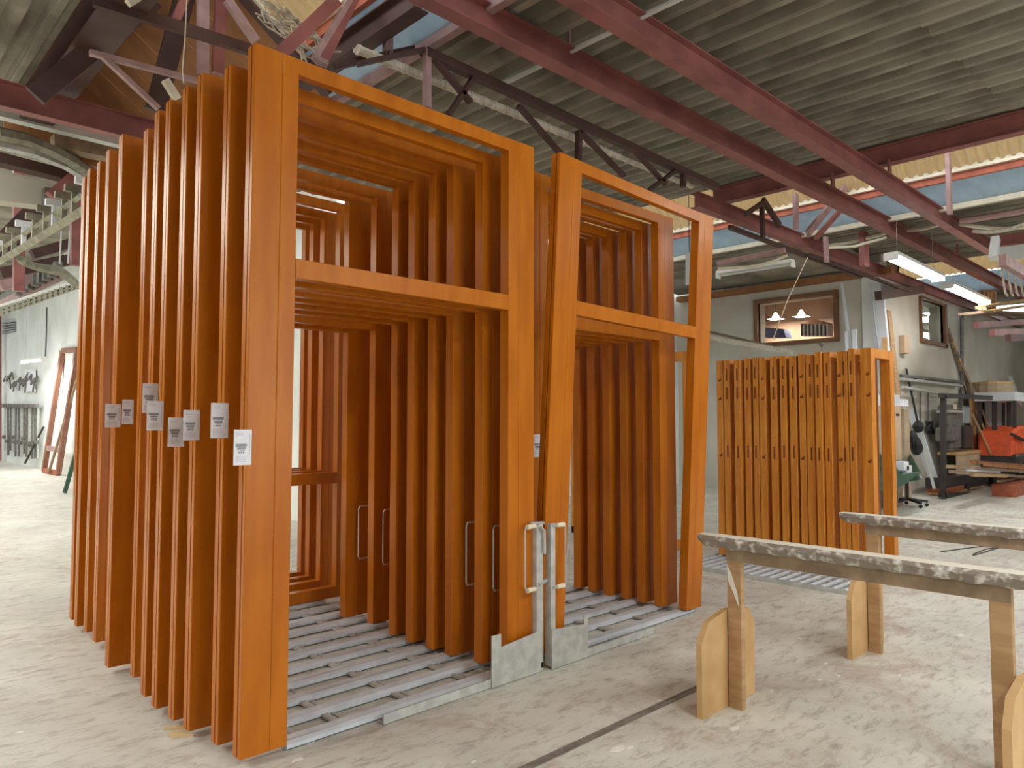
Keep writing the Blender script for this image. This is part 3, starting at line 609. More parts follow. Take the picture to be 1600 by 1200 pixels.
fl_pts = [(965, 1170, .05), (1148, 1138, .04), (985, 1168, .03), (1250, 998, .02), (1310, 1056, .02), (1205, 1079, .02), (1500, 993, .05), (1290, 1037, .03), (1030, 1095, .02), (1580, 1080, .02), (1592, 929, .04), (840, 990, .02), (30, 1145, .03), (62, 1010, .03), (80, 1030, .03), (1405, 1055, .02), (740, 1190, .02), (465, 1187, .04), (1280, 1062, .03)]
for i, (px, py, s) in enumerate(fl_pts):
    p = at(px, py, 2, 0.0); n = 7; pts = [(p.x+s*(0.6+.4*random.random())*math.cos(2*math.pi*k/n), p.y+.5*s*(0.6+.4*random.random())*math.sin(2*math.pi*k/n)) for k in range(n)]
    o = MB().loft(pts, lambda a, b: (a, b, 0), lambda a, b: (a, b, .002)).build('paper_scrap', 'paint_fleck'); tag(o, 'small white scrap lying on the concrete floor', 'scrap', 'white scraps scattered on the floor')
for i, (pts, lab) in enumerate((([(1590, 850), (1545, 852), (1500, 858), (1470, 862)], 'dark cable lying on the floor behind the far trestle'), ([(1600, 846+2), (1560, 856), (1520, 868)], 'thin dark cable on the floor at the right edge behind the far trestle'),
    ([(1640, 843), (1600, 848), (1540, 858), (1520, 866)], 'dark cable curving off the right edge'))):
    tag(MB().tube([at(x, y, 2, .006) for x, y in pts], .006, 5).build('floor_cable', 'dark_rubber'), lab, 'cable')
o = MB().loft([(0, 0), (.5, 0), (.5, .3), (0, .3)], lambda a, b: (1.32+a*.6, 2.75+b, 0), lambda a, b: (1.32+a*.6, 2.75+b, .006)).build('floor_mat', 'dark_rubber')
bpy.data.objects.remove(o)

# ================================================================ LEFT BACKGROUND
def board(pts_a, thick, ax, name, m, parent=None):      # outline on a plane, given thickness
    d = Vector((0,0,0)); d[ax] = thick
    return MB().loft([(i, 0) for i in range(len(pts_a))], lambda a, b: pts_a[a], lambda a, b: pts_a[a]+d).build(name, m, parent)
# tall narrow frame leaning on the white wall
fr_ = thing('leaning_frame', 'tall narrow brown frame leaning against the far left white wall', 'frame', at(80, 736, 2, 0))
tl, tr2 = at(98, 548, 0, 5.30), at(121, 546, 0, 5.30); bl, br = at(69, 733, 2, .0), at(91, 739, 2, .0)
bl.x = br.x = 5.0; bl.y = at(69, 733, 0, 5.0).y; br.y = at(91, 739, 0, 5.0).y
bl.z = br.z = .05
m_ = 'window_brown'; mat(m_, (.30, .13, .08), .5, var=.2)
MB().bar(bl, tl, .16, .12, (1, 0, 0)).build('post', m_, fr_); MB().bar(br, tr2, .16, .12, (1, 0, 0)).build('post', m_, fr_)
for u, mm in ((0.005, 'red_oxide'), (.19, 'pink_primer'), (1, m_)): MB().bar(bl.lerp(tl, u), br.lerp(tr2, u), .14, .10, (1, 0, 0)).build('cross_rail', mm, fr_)
def leaning(p0, p1, w, m, label, name='pole', cat='pole', h=None):
    a = Vector(p0); b = Vector(p1); return tag(MB().bar(a, b, w, h or w, (1, 0, 0)).build(name, m), label, cat)
A = lambda x, y, X: at(x, y, 0, X)
leaning(A(76, 739, 4.9), A(122, 588, 5.28), .06, 'rough_timber', 'thin timber batten leaning across the narrow brown frame')
leaning(A(39, 724, 5.0), A(68, 667, 5.3), .05, 'dark_rubber', 'dark thin rod leaning on the wall left of the narrow brown frame')
leaning(at(101, 770, 0, 3.9), at(123, 692, 0, 4.1), .07, 'green', 'dark green post leaning beside the left rack')
# sash clamps and hooks on the wall
G = 'long bar clamps hanging on the left wall'
for k in range(13):
    px = 8+k*4.3; p = A(px, 634, 5.2); q = A(px+random.uniform(-1, 1), 702+random.uniform(-4, 6)+(.25*px), 5.22)
    o = thing('bar_clamp', f'long grey bar clamp hanging on the far left wall, {ORD[k]} from the left', 'clamp', q, group=G)
    MB().bar(p, q, .09+.05*(k % 2), .05, (1, 0, 0)).build('bar', 'machine' if k % 3 else 'galvanised', o)
    MB().bar(p-Vector((.05, .14, 0)), p+Vector((-.05, .14, 0)), .08, .12).build('jaw', 'machine', o)
    MB().bar(q-Vector((.05, .12, -.5)), q+Vector((-.05, .12, .5)), .08, .12).build('jaw', 'machine', o)
tag(MB().bar(A(3, 632, 5.28), A(64, 635, 5.28), .06, .08).build('wall_rail', 'grey_paint'), 'grey rail on the far left wall carrying the long clamps', 'rail')
G = 'small tools hung on the upper left wall'
for k in range(12):
    px = 10+k*4.4; py = 585+random.uniform(-6, 12); L_ = random.uniform(8, 22); p = A(px, py, 5.25); q = A(px+random.uniform(-3, 3), py+L_, 5.25)
    o = thing('hand_clamp', f'small tool hung above the long clamps on the left wall, {ORD[k]} from the left', 'tool', q, group=G)
    MB().bar(p, q, .07, .04, (1, 0, 0)).build('bar', 'machine' if k % 4 else 'white_plastic', o); MB().bar(p, p+Vector((0, .5, -.15)), .07, .06, (1, 0, 0)).build('arm', 'machine', o)
tag(board([A(40, 577, 5.3), A(56, 577, 5.3), A(56, 612, 5.3), A(40, 612, 5.3)], -.03, 0, 'notice_sheet', 'paper'), 'white sheet pinned on the far left wall among the tools', 'paper')
o = thing('wall_vent', 'faint grey vent grille high on the far left wall', 'vent', A(15, 520, 5.3))
for k in range(5): MB().bar(A(6, 505+k*4, 5.32), A(24, 502+k*3.7, 5.32), .12, .05).build('slat', 'grey_paint', o)
tag(MB().tube([A(73, 480, 5.25), A(72.5, 520, 5.25), A(71, 557, 5.25)], .02, 5).build('wall_conduit', 'dark_rubber'), 'thin dark cord running down the white wall to the tube lamp', 'cord')
# overhead conveyor rails
def path(pts, z): return [at(x, y, 2, z) for x, y in pts]
o = thing('conveyor_rail', 'grey-green overhead conveyor track with trolleys, lower left of the roof gear', 'conveyor', at(60, 372, 2, 3.6))
pa = path([(-40, 440), (0, 408), (70, 366), (140, 322)], 3.6)
MB().tube(pa, .055, 4).build('track', 'conveyor', o); MB().tube([p+Vector((0, 0, .16)) for p in pa], .035, 4).build('upper_track', 'conveyor', o)
for k in range(14):
    u = k/13*2.9; i = min(int(u), 2); p = pa[i].lerp(pa[i+1], u-i)
    tz = MB(); tz.bar(p+Vector((0,0,-.02)), p+Vector((0,0,.3)), .05, .05).bar(p+Vector((-.09,0,.28)), p+Vector((.09,0,.28)), .07, .07)
    tz.build('trolley', 'white_plastic' if k % 3 == 1 else 'conveyor', o)
o = thing('conveyor_loop', 'grey curved conveyor end hanging by two rods beside the left rack', 'conveyor', at(90, 430, 2, 3.7))
pa = path([(30, 403), (36, 410), (60, 418), (95, 424), (110, 436), (121, 446), (124, 448)], 3.7)
MB().tube(pa, [.05, .05, .06, .07, .07, .06, .05], 6).build('track', 'conveyor', o)
for px in (93, 106): MB().tube([at(px, 412, 1, pa[3].y), at(px+3, 360, 1, pa[3].y)], .012, 5).build('hanger_rod', 'pale_metal', o)
o = thing('ladder_tray', 'pale ladder-shaped conveyor guide running above the far left white wall', 'conveyor', at(60, 470, 2, 3.9))
for dy in (0, 8, 14): MB().tube([at(0, 478+dy, 2, 3.9), at(122, 438+dy*.75, 2, 3.9)], .03, 5).build('guide_rail', 'conveyor' if dy else 'pale_metal', o)
for k in range(15):
    u = k/14; MB().bar(at(2+119*u, 478-40*u, 2, 3.9), at(2+119*u, 492-43.5*u, 2, 3.9), .05, .05).build('rung', 'conveyor', o)
o = thing('rail_hooks', 'row of grey drop hooks on a pink rail over the ladder guide', 'conveyor', at(50, 450, 2, 4.2))
MB().bar(at(-5, 478, 2, 4.2), at(98, 430, 2, 4.2), .1, .14).build('rail', 'pink_primer', o)
for k in range(8): p = at(30+8.5*k, 461-4.6*k, 2, 4.15); MB().bar(p, p+Vector((0,0,.22)), .2, .12).build('hook', 'machine', o)
def yrun(p0, p1, z, w, h, m, label, name='overhead_beam', cat='beam', ax=2):
    return tag(MB().bar(at(*p0, ax, z), at(*p1, ax, z), w, h).build(name, m), label, cat)
yrun((-10, 173), (190, 222), 8.9, .12, .12, 'pale_metal', 'pale pipe with clips under the dark maroon beam at upper left', 'overhead_pipe', 'pipe', ax=1)
yrun((82, 222), (190, 243), 9.2, .2, .16, 'rough_timber', 'short timber beam end between the pale pipe and curved rail at upper left', ax=1)
o = tag(MB().tube([at(-5, 208, 1, 8.6), at(40, 217, 1, 8.7), at(75, 232, 1, 8.8), at(110, 250, 1, 9.2), at(145, 275, 1, 9.8)], .07, 6).build('curved_rail', 'conveyor'), 'curved grey-green conveyor rail below the timber beam end', 'conveyor')
o = tag(MB().tube([at(-5, 226, 1, 9.0), at(50, 238, 1, 9.0), at(100, 258, 1, 9.4), at(140, 282, 1, 9.8)], .05, 6).build('curved_rail', 'galvanised'), 'second curved rail running under the first at upper left', 'conveyor')
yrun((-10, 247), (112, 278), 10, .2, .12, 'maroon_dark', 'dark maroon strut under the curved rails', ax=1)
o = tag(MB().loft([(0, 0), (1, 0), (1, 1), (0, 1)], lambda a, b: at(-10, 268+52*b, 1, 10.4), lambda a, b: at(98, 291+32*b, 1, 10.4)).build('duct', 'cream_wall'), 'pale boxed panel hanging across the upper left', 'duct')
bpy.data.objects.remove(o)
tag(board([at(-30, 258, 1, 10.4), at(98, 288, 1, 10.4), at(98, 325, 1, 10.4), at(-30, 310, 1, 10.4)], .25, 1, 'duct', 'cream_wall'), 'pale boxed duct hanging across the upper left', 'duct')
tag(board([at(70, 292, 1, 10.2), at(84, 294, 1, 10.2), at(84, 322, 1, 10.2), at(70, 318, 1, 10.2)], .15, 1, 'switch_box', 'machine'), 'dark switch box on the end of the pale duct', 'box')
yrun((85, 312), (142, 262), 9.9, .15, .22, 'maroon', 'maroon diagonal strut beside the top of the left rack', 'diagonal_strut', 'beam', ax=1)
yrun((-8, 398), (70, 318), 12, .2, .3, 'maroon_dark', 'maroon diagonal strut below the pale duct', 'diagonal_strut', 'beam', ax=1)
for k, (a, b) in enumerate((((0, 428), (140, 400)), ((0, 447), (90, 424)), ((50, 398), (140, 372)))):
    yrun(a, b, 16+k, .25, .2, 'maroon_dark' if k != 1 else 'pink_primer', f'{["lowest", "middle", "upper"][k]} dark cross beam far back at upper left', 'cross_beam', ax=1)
for k, px in enumerate((29, 118)): tag(MB().bar(at(px, 262, 1, 15), at(px, 455 if k == 0 else 415, 1, 15), .16, .16, (0,1,0)).build('hanging_post', 'maroon'), f'plum steel drop post {["at the left edge", "beside the rack"][k]} of the far roof', 'post')
tag(MB().bar(at(-1, 490, 0, 5.15), at(-1, 720, 0, 5.15), .12, .12, (1, 0, 0)).build('wall_column', 'maroon'), 'maroon steel column at the far left edge of the picture', 'column')

# ================================================================ RIGHT BACKGROUND
# things in the office seen through the window
for i, (px, py) in enumerate(((1212, 492), (1252, 488))):
    p = at(px, py, 0, 16.3); o = thing('pendant_lamp', f'small lit pendant lamp in the office window, {["left", "right"][i]} one', 'lamp', p)
    MB().tube([p+Vector((0,0,.06)), p-Vector((0,0,.06))], [.02, .09], 10).build('shade', 'bulb_on', o); MB().tube([p+Vector((0,0,.06)), p+Vector((0,0,.7))], .005, 4).build('cord', 'black', o); lamp_area('pendant_light', p-Vector((0,0,.1)), .3, .3, 25, col=(1, .8, .65))
for k in range(14):
    px = 1254+k*3.1; p = at(px, 525, 0, 15.9); q = at(px, 507, 0, 15.9)
    o = MB().box(15.85, 16.1, p.y-.017, p.y+.017, p.z, q.z+random.uniform(-.02, .02)).build('binder', 'white_plastic' if k % 2 else 'office_dark'); tag(o, f'{"white" if k % 2 else "dark"} ring binder inside the office window, {ORD[k]} from the left', 'binder', 'binders inside the office window')
tag(board([at(1254, 506, 0, 16.2), at(1272, 498, 0, 16.2), at(1298, 505, 0, 16.2), at(1300, 507, 0, 16.2)], .1, 0, 'shelf_top', 'brown_board'), 'dark gabled shelf top above the office binders', 'shelf')
tag(board([at(1190, 527, 0, 15.8), at(1228, 527, 0, 15.8), at(1224, 514, 0, 15.8), at(1196, 512, 0, 15.8)], .3, 0, 'office_bag', 'blue_fabric'), 'dark blue bag on the sill at the left of the office window', 'bag')
# ledge and stored material above the background rack
o = thing('wall_ledge', 'dark timber ledge with grey cloth below the office window', 'shelf', at(1120, 525, 0, 14.2))
MB().bar(at(1110, 519, 0, 14.2), at(1205, 541, 0, 14.2), .2, .05).build('ledge_board', 'old_board', o)
MB().bar(at(1110, 527, 0, 14.1), at(1235, 550, 0, 14.1), .3, .10).build('grey_cloth', 'dusty_cable', o)
kn = at(1284, 538, 0, 7.3); tag(MB().tube([kn-Vector((0, 0, .09)), kn], .005, 5).tube([kn+Vector((0, 0, -.02)), kn+Vector((0, 0, .0)), kn+Vector((0, 0, .018))], [.02, .03, .018], 8).build('round_knob', 'machine'), 'small dark round knob standing above the slotted frames', 'knob')
# wall strip beam over window, slab edge
tag(MB().box(14.8, 15.0, 4.9, 9.7, 4.33, 4.45).build('wall_beam', 'brown_board'), 'dark brown beam along the top of the office wall', 'beam')
o = thing('roof_slope', 'grey lining panel sloping from the office wall up to the roof', 'panel', (13, 7, 4.4))
MB().add([(14.9, 5.2, 4.5), (14.9, 9.7, 4.5), (12.6, 9.7, 4.72), (12.6, 5.2, 4.72), (14.9, 5.2, 4.53), (14.9, 9.7, 4.53), (12.6, 9.7, 4.75), (12.6, 5.2, 4.75)], [(0,3,2,1),(4,5,6,7),(0,1,5,4),(1,2,6,5),(2,3,7,6),(3,0,4,7)]).build('lining_board', 'roof_sheet', o)
B = lambda x, y, Y_: at(x, y, 1, Y_)
# plastic lengths and boards leaning in the corner
def lean_bar(p0, p1, X0, w, m, label, h=None, cat='profile', name='plastic_profile'):
    a = at(*p0, 0, X0-.35); b = at(*p1, 0, X0); return tag(MB().bar(a, b, w, h or w*.6, (1, 0, 0)).build(name, m), label, cat)
lean_bar((1357, 775), (1316, 443), 14.8, .05, 'white_plastic', 'tall thin white plastic profile leaning right of the office window')
lean_bar((1335, 775), (1322, 518), 14.6, .05, 'white_plastic', 'short white plastic profile, left of the short pair')
lean_bar((1343, 775), (1335, 515), 14.6, .08, 'white_plastic', 'short wide white plastic profile, right of the short pair')
lean_bar((1401, 775), (1358, 442), 14.8, .05, 'white_plastic', 'thin clear plastic strip leaning in the corner, left of the wide white one')
lean_bar((1404, 775), (1374, 457), 14.7, .16, 'white_plastic', 'wide white plastic board leaning in the corner')
tag(MB().bar(at(1420, 770, 1, 4.82), at(1388, 485, 1, 5.09), .20, .04, (0, 1, 0)).build('plank', 'timber'), 'long brown plank leaning in the corner', 'plank')
lean_bar((1390, 775), (1382, 528), 14.3, .09, 'timber_pale', 'short pale plank end standing above the slotted frames', cat='plank', name='plank')
sp = at(1412, 540, 1, 5.1); tag(MB().box(sp.x-.12, sp.x+.15, 5.04, 5.148, sp.z-.16, sp.z+.2).build('small_box', 'beige_card'), 'small tan box fixed in the corner beside the leaning planks', 'box')
c = at(1400, 700, 1, 4.55)
o = thing('storage_cabinet', 'beige narrow cabinet behind the slotted frames by the corner', 'cabinet', (c.x, 4.6, 0))
xl, xr = at(1391, 700, 1, 4.6).x, at(1409, 700, 1, 4.6).x; zt = at(1400, 634, 1, 4.6).z
MB().box(xl, xr, 4.6, 5.0, 0, zt).build('body', 'beige_card', o); MB().box(xr-.25, xr-.1, 4.59, 4.6, zt-.18, zt-.14).build('handle', 'black', o)
xl2, xr2 = at(1414, 700, 1, 4.7).x, at(1422, 700, 1, 4.7).x
tag(MB().box(xl2, xr2, 4.7, 5.0, 0, zt-.05).build('board', 'cardboard'), 'upright brown board standing right of the beige cabinet', 'board')
tag(MB().box(at(1393, 630, 1, 4.6).x, at(1408, 630, 1, 4.6).x, 4.62, 4.95, zt+.002, zt+.2).build('paper_pile', 'white_plastic'), 'white box on top of the beige cabinet', 'box')
tag(MB().box(at(1408, 630, 1, 4.6).x, at(1424, 630, 1, 4.6).x, 4.65, 4.95, zt+.002, zt+.13).build('paper_pile', 'paper'), 'pile of white papers right of the box on the cabinet', 'paper')
# white bar, black rod with cloth
leaning(B(1463, 764, 4.75), B(1424, 640, 5.08), .17, 'white_plastic', 'long white board leaning beside the green bin', 'white_board', 'board', .05)
leaning(B(1460, 764, 4.6), B(1436, 668, 5.0), .05, 'pale_metal', 'thin pale strip beside the long white board', 'strip', 'strip', .03)
leaning(B(1436, 670, 4.9), B(1416, 576, 5.1), .035, 'black', 'thin black pole leaning on the cream wall')
p = B(1431, 676, 4.85); mb = MB()
for k in range(9): a = p+Vector((random.uniform(-.3, .3), 0, random.uniform(-.35, .25))); mb.tube([a+Vector((0,0,-.12)), a+Vector((0,0,-.09)), a, a+Vector((.02,.0,.08)), a+Vector((0,.0,.12))], [.03, .08, .11, .08, .03], 7)
tag(mb.build('black_bag', 'black'), 'crumpled black bags hanging on the black pole', 'bag')
# green tipping bin
GY = 4.35; o = thing('green_bin', 'dark green tipping waste bin behind the slotted frames', 'bin', at(1400, 765, 1, GY))
def gp(px, py, dy): return at(px, py, 1, GY)+Vector((0, dy, 0))
fr4 = [gp(1375, 700, .8), gp(1417, 704, .8), gp(1440, 736, 0), gp(1375, 772, 0)]
o_in = MB()
q = [at(1370, 706, 1, 4.9), at(1418, 704, 1, 4.9), at(1440, 738, 1, 4.0), at(1410, 742, 1, 4.0), at(1378, 712, 1, 4.0)]
b_ = [at(1370, 745, 1, 4.9), at(1405, 745, 1, 4.9), at(1428, 748, 1, 4.2), at(1402, 764, 1, 4.0), at(1372, 766, 1, 4.0)]
MB().add(q+b_, [(0,1,6,5), (1,2,7,6), (2,3,8,7), (3,4,9,8), (4,0,5,9), (5,6,7,8,9)]).build('tub', 'green', o)
oo = bpy.data.objects['tub']; sm = oo.modifiers.new('s', 'SOLIDIFY'); sm.thickness = .03
MB().add([q[0]+Vector((0,0,-.15)), q[1]+Vector((0,0,-.15)), q[2]+Vector((0,0,-.12)), q[3]+Vector((0,0,-.12)), q[4]+Vector((0,0,-.12))], [(0,1,2,3,4)]).build('waste', 'green', o)
for (x, y) in ((1411, 727), (1416, 733)):
    p = at(x, y, 1, 4.2); MB().box(p.x-.12, p.x+.12, 4.15, 4.3, p.z-.08, p.z+.06).build('offcut', 'paper', o)
MB().box(q[0].x-.5, q[0].x-.2, 4.5, 4.9, 0, .35).build('base_frame', 'machine', o)
# office chair
c = at(1418, 791, 2, 0); o = thing('office_chair', 'black swivel chair base with grey seat beside the green bin', 'chair', (c.x, c.y, 0))
for k in range(5):
    a = k*2*math.pi/5+.35; d = Vector((math.cos(a), math.sin(a), 0))
    MB().bar(c+d*.03+Vector((0,0,.13)), c+d*.33+Vector((0,0,.09)), .05, .04).build('foot', 'black', o)
    MB().tube([c+d*.32+Vector((-.015, 0, .03)), c+d*.32+Vector((.015, 0, .03))], .03, 8).build('caster', 'black', o)
MB().tube([c+Vector((0,0,.1)), c+Vector((0,0,.45))], .03, 8).build('column', 'black', o)
MB().tube([c+Vector((0,0,.45)), c+Vector((0,0,.47)), c+Vector((0,0,.52)), c+Vector((0,0,.54))], [.1, .24, .25, .2], 12).build('seat', 'grey_paint', o, smooth=True)
# black steel stand
FY = 4.42; o = thing('black_stand', 'black square steel stand standing by the timber benches', 'stand', at(1475, 777, 1, FY))
for (a, b, dy) in (((1474, 617), (1474, 777), 0), ((1554, 622), (1554, 722), 0), ((1565, 624), (1565, 722), .5), ((1583, 624), (1583, 722), 1.0)): MB().bar(at(*a, 1, FY-.0)+Vector((0, -dy*.3, 0)), at(*b, 1, FY)+Vector((0, -dy*.3, 0)), .09, .09, (0, 1, 0)).build('upright', 'black_paint', o)
MB().bar(at(1470, 618, 1, FY), at(1558, 622, 1, FY), .09, .09).bar(at(1554, 624, 1, FY), at(1586, 625, 1, FY-.3), .08, .08).build('top_rail', 'black_paint', o)
MB().bar(at(1470, 774, 1, FY), at(1538, 772, 1, FY), .09, .09).build('bottom_rail', 'black_paint', o)
# timber bundle leaning
G = 'planks leaning in a bundle against the cream wall'
for k in range(7):
    a = at(1545+k*3.2, 700+k, 1, 5.02-.025*k); b = at(1481+k*3.4, 515+k*9, 1, 5.11-.01*k)
    tag(MB().bar(a, b, .10, .04, (0, 1, 0)).build('plank', ['rough_timber', 'old_board', 'timber'][k % 3]), f'long rough plank leaning on the cream wall, {ORD[k]} from the left in the bundle', 'plank', G)
for k in range(3):
    tag(MB().bar(at(1512+k*6+38, 712, 1, 4.4), at(1516+k*9, 640, 1, 4.8), .07, .03, (0, 1, 0)).build('batten', 'timber'), f'short batten leaning below the plank bundle, {ORD[k]} from the left', 'batten', 'short battens under the plank bundle')
tag(MB().bar(at(1528, 640, 1, 4.9), at(1528, 625, 1, 4.9), .3, .3).build('tmpb', 'old_board'), 'x', 'x'); bpy.data.objects.remove(bpy.data.objects['tmpb'])
tag(board([B(1516, 600, 4.9), B(1548, 640, 4.9), B(1552, 702, 4.9), B(1524, 704, 4.9)], .05, 1, 'brown_sheet', 'old_board'), 'large brown sheet leaning behind the black stand', 'board')
tag(board([B(1517, 620, 4.84), B(1521, 622, 4.84), B(1527, 702, 4.84), B(1522, 702, 4.84)], .04, 1, 'edge_batten', 'timber_pale'), 'pale batten standing on the left edge of the brown sheet', 'batten')
o = thing('barrel', 'brown drum standing behind the plank bundle', 'barrel', B(1551, 612, 5.0)); pc = B(1551, 622, 4.7); pt = B(1551, 600, 4.7)
MB().tube([pc, pc.lerp(pt, .5), pt], [.42, .44, .42], 14).build('drum', 'cardboard', o); MB().tube([pt, pt+Vector((0,0,.04))], [.44, .44], 14).build('rim', 'timber_pale', o)
# machine column
o = thing('drill_press', 'grey machine column with pale switch box inside the black stand outline', 'machine', B(1495, 705, 4.8))
for nm, q4, m, th in (('column', (1484, 632, 1508, 700), 'machine', .22), ('table', (1487, 641, 1506, 646), 'galvanised', .3), ('switch_box', (1506, 634, 1517, 662), 'grey_paint', .25), ('motor_housing', (1486, 668, 1500, 690), 'machine', .3), ('guard', (1508, 665, 1522, 700), 'black_paint', .3)):
    a = B(q4[0], q4[1], 4.95-th); b = B(q4[2], q4[3], 4.95-th); MB().box(a.x, b.x, 4.95-th, 4.97, b.z, a.z).build(nm, m, o, bevel=.03)
a = B(1490, 641, 4.5); MB().box(a.x-.03, a.x+.08, 4.46, 4.5, a.z+.02, a.z+.12).build('yellow_tag', 'cream_plastic', o)
# benches and stacked timbers
o = thing('work_bench', 'low bench with plywood top behind the black stand', 'bench', B(1520, 722, 4.6)); a = B(1496, 704, 4.62); b = B(1552, 720, 4.62)
MB().box(a.x, b.x, 4.62, 5.0, a.z-.10, a.z-.04).build('bench_top', 'timber_pale', o); MB().box(a.x+.1, b.x, 4.64, 4.68, 0, a.z-.10).build('front_panel', 'beige_card', o)
G = 'timbers stacked on the low trestles at right'
for k, (x0, y0, x1, y1, m, w_) in enumerate(((1520, 722, 1640, 730, 'brown_board', .1), (1484, 729, 1640, 740, 'rough_timber', .12), (1510, 736, 1560, 738, 'paper', .08), (1488, 737, 1640, 748, 'old_board', .12), (1520, 742, 1570, 744, 'timber', .09), (1540, 726, 1640, 736, 'brown_board', .09))):
    a = at(x0, y0, 1, 3.9-.05*k); b = at(x1, y1, 1, 3.9-.05*k); tag(MB().bar(a, b, w_, .06).build('stored_timber', m), ['dark brown timber uppermost on the low supports at the right edge', 'long rough grey-brown timber crossing behind the black stand', 'white strip lying on the stacked timbers behind the black stand', 'lowest long dark board in the timber stack at the right edge', 'short tan timber on the stacked boards', 'second dark brown timber near the top of the stack at the right edge'][k], 'timber', G)
o = thing('foam_stack', 'dark pads on an orange board, low stack inside the black stand', 'stack', B(1500, 760, 4.2)); a = B(1476, 748, 4.5); b = B(1512, 760, 4.5)
MB().box(a.x, b.x, 4.5, 4.85, b.z+.05, a.z).build('pad', 'black_paint', o); MB().box(a.x+.1, b.x-.3, 4.49, 4.85, b.z-.05, b.z+.05).build('orange_board', 'red_oxide', o); MB().box(a.x+.1, b.x, 4.5, 4.85, b.z-.09, b.z-.05).build('pale_board', 'timber_pale', o)
for x_ in (a.x+.2, b.x-.2): MB().box(x_-.04, x_+.04, 4.55, 4.8, 0, b.z-.09).build('support', 'rough_timber', o)
a = B(1514, 744, 4.45); b = B(1545, 756, 4.45); o = thing('foam_stack', 'second dark pad stack right of the first, on blocks', 'stack', (a.x, 4.45, 0))
MB().box(a.x, b.x, 4.45, 4.6, b.z+.02, a.z).build('pad', 'black_paint', o); MB().box(a.x+.1, b.x-.2, 4.47, 4.58, 0, b.z+.02).build('support', 'rough_timber', o)
a = B(1558, 757, 3.8); b = B(1640, 765, 3.8); o = thing('plank_stack', 'orange-brown boards stacked low at the right edge', 'stack', (a.x, 3.8, 0))
MB().box(a.x, b.x, 3.5, 3.9, b.z-.02, a.z).build('board', 'red_oxide', o); MB().box(a.x+.2, a.x+.3, 3.5, 3.9, 0, b.z-.02).build('support', 'rough_timber', o); MB().bar(at(1560, 752, 1, 3.8), at(1602, 745, 1, 3.8), .07, .05).build('batten', 'rough_timber', o)
# orange-red forklift
o = thing('forklift', 'orange-red forklift truck with grey cab frame at the right edge', 'vehicle', (20.5, 4.7, 0))
a = B(1557, 668, 4.3); b = B(1640, 705, 4.3)
MB().box(a.x, b.x+1, 3.9, 4.75, .25, b.z+.1).build('chassis', 'black_paint', o, bevel=.05)
MB().loft([(a.x, b.z), (b.x+1, b.z), (b.x+1, a.z+.05), (a.x+.8, a.z+.02), (a.x+.1, a.z-.1)], lambda u, v: (u, 4.0, v), lambda u, v: (u, 4.7, v)).build('body', 'orange_red', o, bevel=.05)
c1_ = B(1567, 625, 4.2); c2_ = B(1600, 664, 4.2)
for x_ in (c1_.x, c1_.x+2.2):
    for y_ in (4.0, 4.68): MB().bar((x_, y_, a.z), (x_+.1, y_, c1_.z), .07, .07, (0,1,0)).build('cab_post', 'black_paint', o)
MB().box(c1_.x-.1, c1_.x+2.5, 3.95, 4.74, c1_.z-.02, c1_.z+.18).build('cab_roof', 'white_plastic', o); MB().box(c1_.x+.8, c1_.x+2.3, 4.7, 4.75, a.z, c1_.z).build('rear_panel', 'grey_paint', o)
MB().bar(B(1580, 678, 3.95), B(1600, 688, 3.95), .05, .05).build('hose', 'black', o)
for x_ in (a.x+.6, a.x+2.6): MB().tube([(x_, 3.88, .3), (x_, 4.05, .3)], [.3, .3], 14).build('wheel', 'black', o)
tag(MB().bar(B(1592, 632, 4.7), B(1580, 592, 4.9), .4, .06, (0, 1, 0)).build('blue_sheet', 'pale_metal'), 'pale blue sheet leaning above the forklift', 'sheet')
# pipes on right wall
tag(MB().tube([at(1503, 640, 1, 5.08), at(1503, 500, 1, 5.08), at(1504, 491, 1, 5.08), at(1510, 489, 1, 5.08), at(1530, 491, 1, 5.08)], .04, 6).build('wall_pipe', 'machine'), 'dark vertical pipe on the cream wall beside the plank bundle', 'pipe')
for k, (a, b) in enumerate((((1407, 587), (1502, 597)), ((1407, 592), (1502, 603)), ((1410, 605), (1475, 616)))):
    tag(MB().tube([at(*a, 1, 5.05-.02*k), at(*b, 1, 5.05-.02*k)], .035, 6).build('wall_pipe', 'machine' if k == 0 else 'galvanised'), f'horizontal pipe on the cream wall, {["top", "middle", "bottom"][k]} of three', 'pipe')
for k, px in enumerate((1438, 1450)): tag(MB().tube([at(px, 612, 1, 5.1), at(px, 690-k*30, 1, 5.1)], .02, 5).build('drop_pipe', 'machine'), f'thin pipe dropping down the cream wall, {["left", "right"][k]} of two', 'pipe')
p = at(1452, 668, 1, 5.08); mb = MB()
for k in range(5): mb.tube([p+Vector((random.uniform(-.25, .25), 0, random.uniform(-.15, .12))) for j in range(3)], .04, 5)
tag(mb.build('hanging_tool', 'black'), 'small black tool hanging on the cream wall', 'tool')
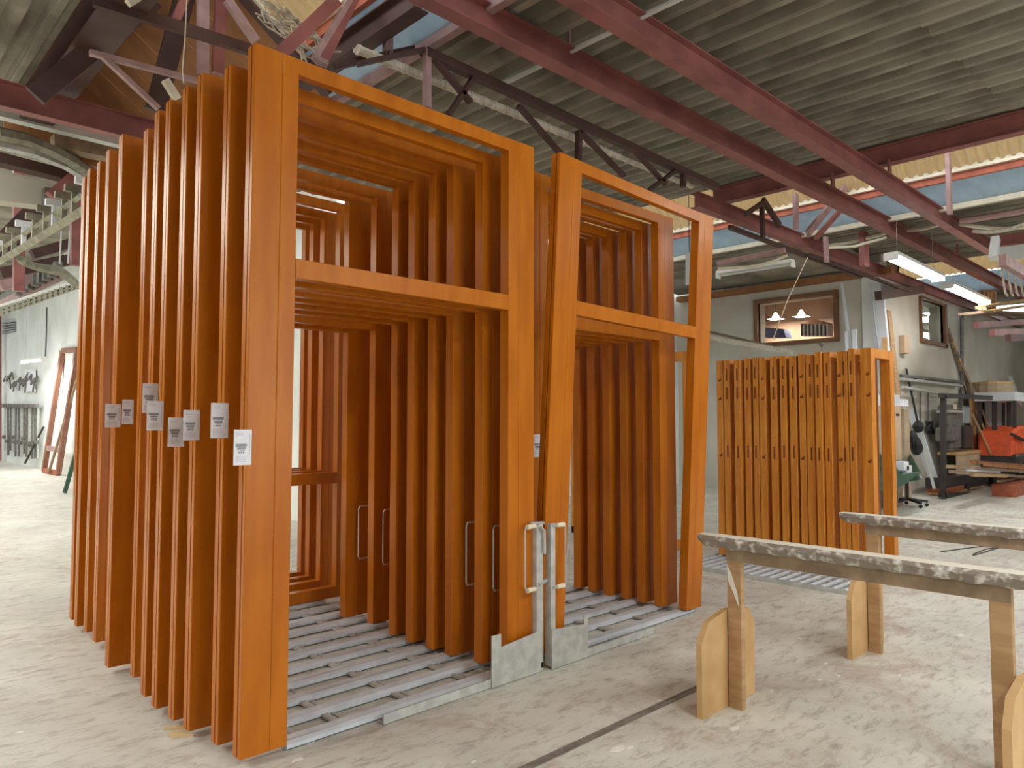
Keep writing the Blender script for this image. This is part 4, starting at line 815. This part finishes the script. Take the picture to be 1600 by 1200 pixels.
# stray steel at far right top
for k, (a, b) in enumerate((((1525, 508), (1640, 500)), ((1550, 520), (1640, 516)), ((1575, 528), (1640, 527)))):
    yrun(a, b, 3.6-.4*k, .08, .11, 'maroon' if k < 2 else 'maroon_dark', f'{["upper", "middle", "lower"][k]} maroon beam end at the far right corner', 'beam_end', ax=1)
yrun((1372, 462), (1440, 452), 4.95, .12, .17, 'maroon_dark', 'maroon lintel beam above the second window', 'lintel_beam', ax=1)
yrun((1552, 404), (1556, 372), 2.6, .1, .1, 'pale_metal', 'pale bracket at the end of the highest long beam', 'bracket', 'bracket', ax=1)
yrun((1557, 398), (1640, 388), 13, .12, .2, 'pale_metal', 'pale horizontal channel at the right edge under the roof', 'pale_channel', 'beam', ax=0)
yrun((1562, 376), (1640, 368), 13.2, .12, .16, 'maroon', 'maroon channel above the pale one at the right edge', 'maroon_channel', 'beam', ax=0)
yrun((1566, 406), (1640, 450), 2.2, .08, .14, 'pink_primer', 'pink strut falling to the right edge under the pale channel', 'pink_strut', 'beam', ax=1)
for k in range(5):
    px = 1565+k*9; tag(MB().tube([at(px, 415+k*2, 1, 2.9), at(px+3, 440, 1, 2.9), at(px+6, 458, 1, 2.9), at(px+9, 462, 1, 2.9)], .018, 6).build('hanging_hook', 'dusty_cable'), f'pale rod with hooked end hanging at the right edge, {ORD[k]} from the left', 'hook', 'hooked rods hanging at the right edge')
for k, (a, b) in enumerate((((1532, 480), (1592, 470)), ((1548, 486), (1600, 478)))):
    tag(MB().bar(at(*a, 1, 3.7), at(*b, 1, 3.5), .18, .05).build('loft_plank', 'timber_pale'), f'pale plank on the loft rail at far right, {["left", "right"][k]} one', 'plank')
for k in range(4): tag(MB().bar(at(1532+k*7, 486, 1, 3.9), at(1536+k*6, 455, 1, 3.9), .1, .06, (0,1,0)).build('loft_batten', 'timber'), f'short upright batten on the loft rail at far right, {ORD[k]} from the left', 'batten', 'upright battens on the loft rail')
tag(MB().tube([at(1262, 402, 1, 4.9), at(1230, 470, 1, 4.9), at(1208, 530, 1, 4.9)], .007, 5).build('pull_cord', 'cream_plastic'), 'tan cord stretched diagonally in front of the office window', 'cord')
tag(board([at(1071, 395, 0, 9.6), at(1084, 393, 0, 9.6), at(1084, 443, 0, 9.6), at(1071, 445, 0, 9.6)], .03, 0, 'notice_board', 'white_plastic'), 'pale sign sheet hanging behind the second rack', 'sign')
tag(MB().tube([at(1560, 414, 1, 2.9), at(1625, 422, 1, 2.9)], .02, 6).build('hook_rail', 'galvanised'), 'thin rail carrying the hooked rods at the right edge', 'rail')
tag(MB().bar(at(1520, 489, 1, 3.9), at(1625, 492, 1, 3.9), .5, .05).build('loft_shelf', 'old_board'), 'dark loft shelf board at the far right corner under the battens', 'shelf')
n0 = at(1077, 394, 0, 9.6); tag(MB().tube([n0, Vector((n0.x, n0.y, 4.95))], .006, 5).build('sign_wire', 'black'), 'dark wire holding the pale sign behind the second rack', 'wire')
for o in bpy.data.objects:
    if '_o' in o: del o['_o']
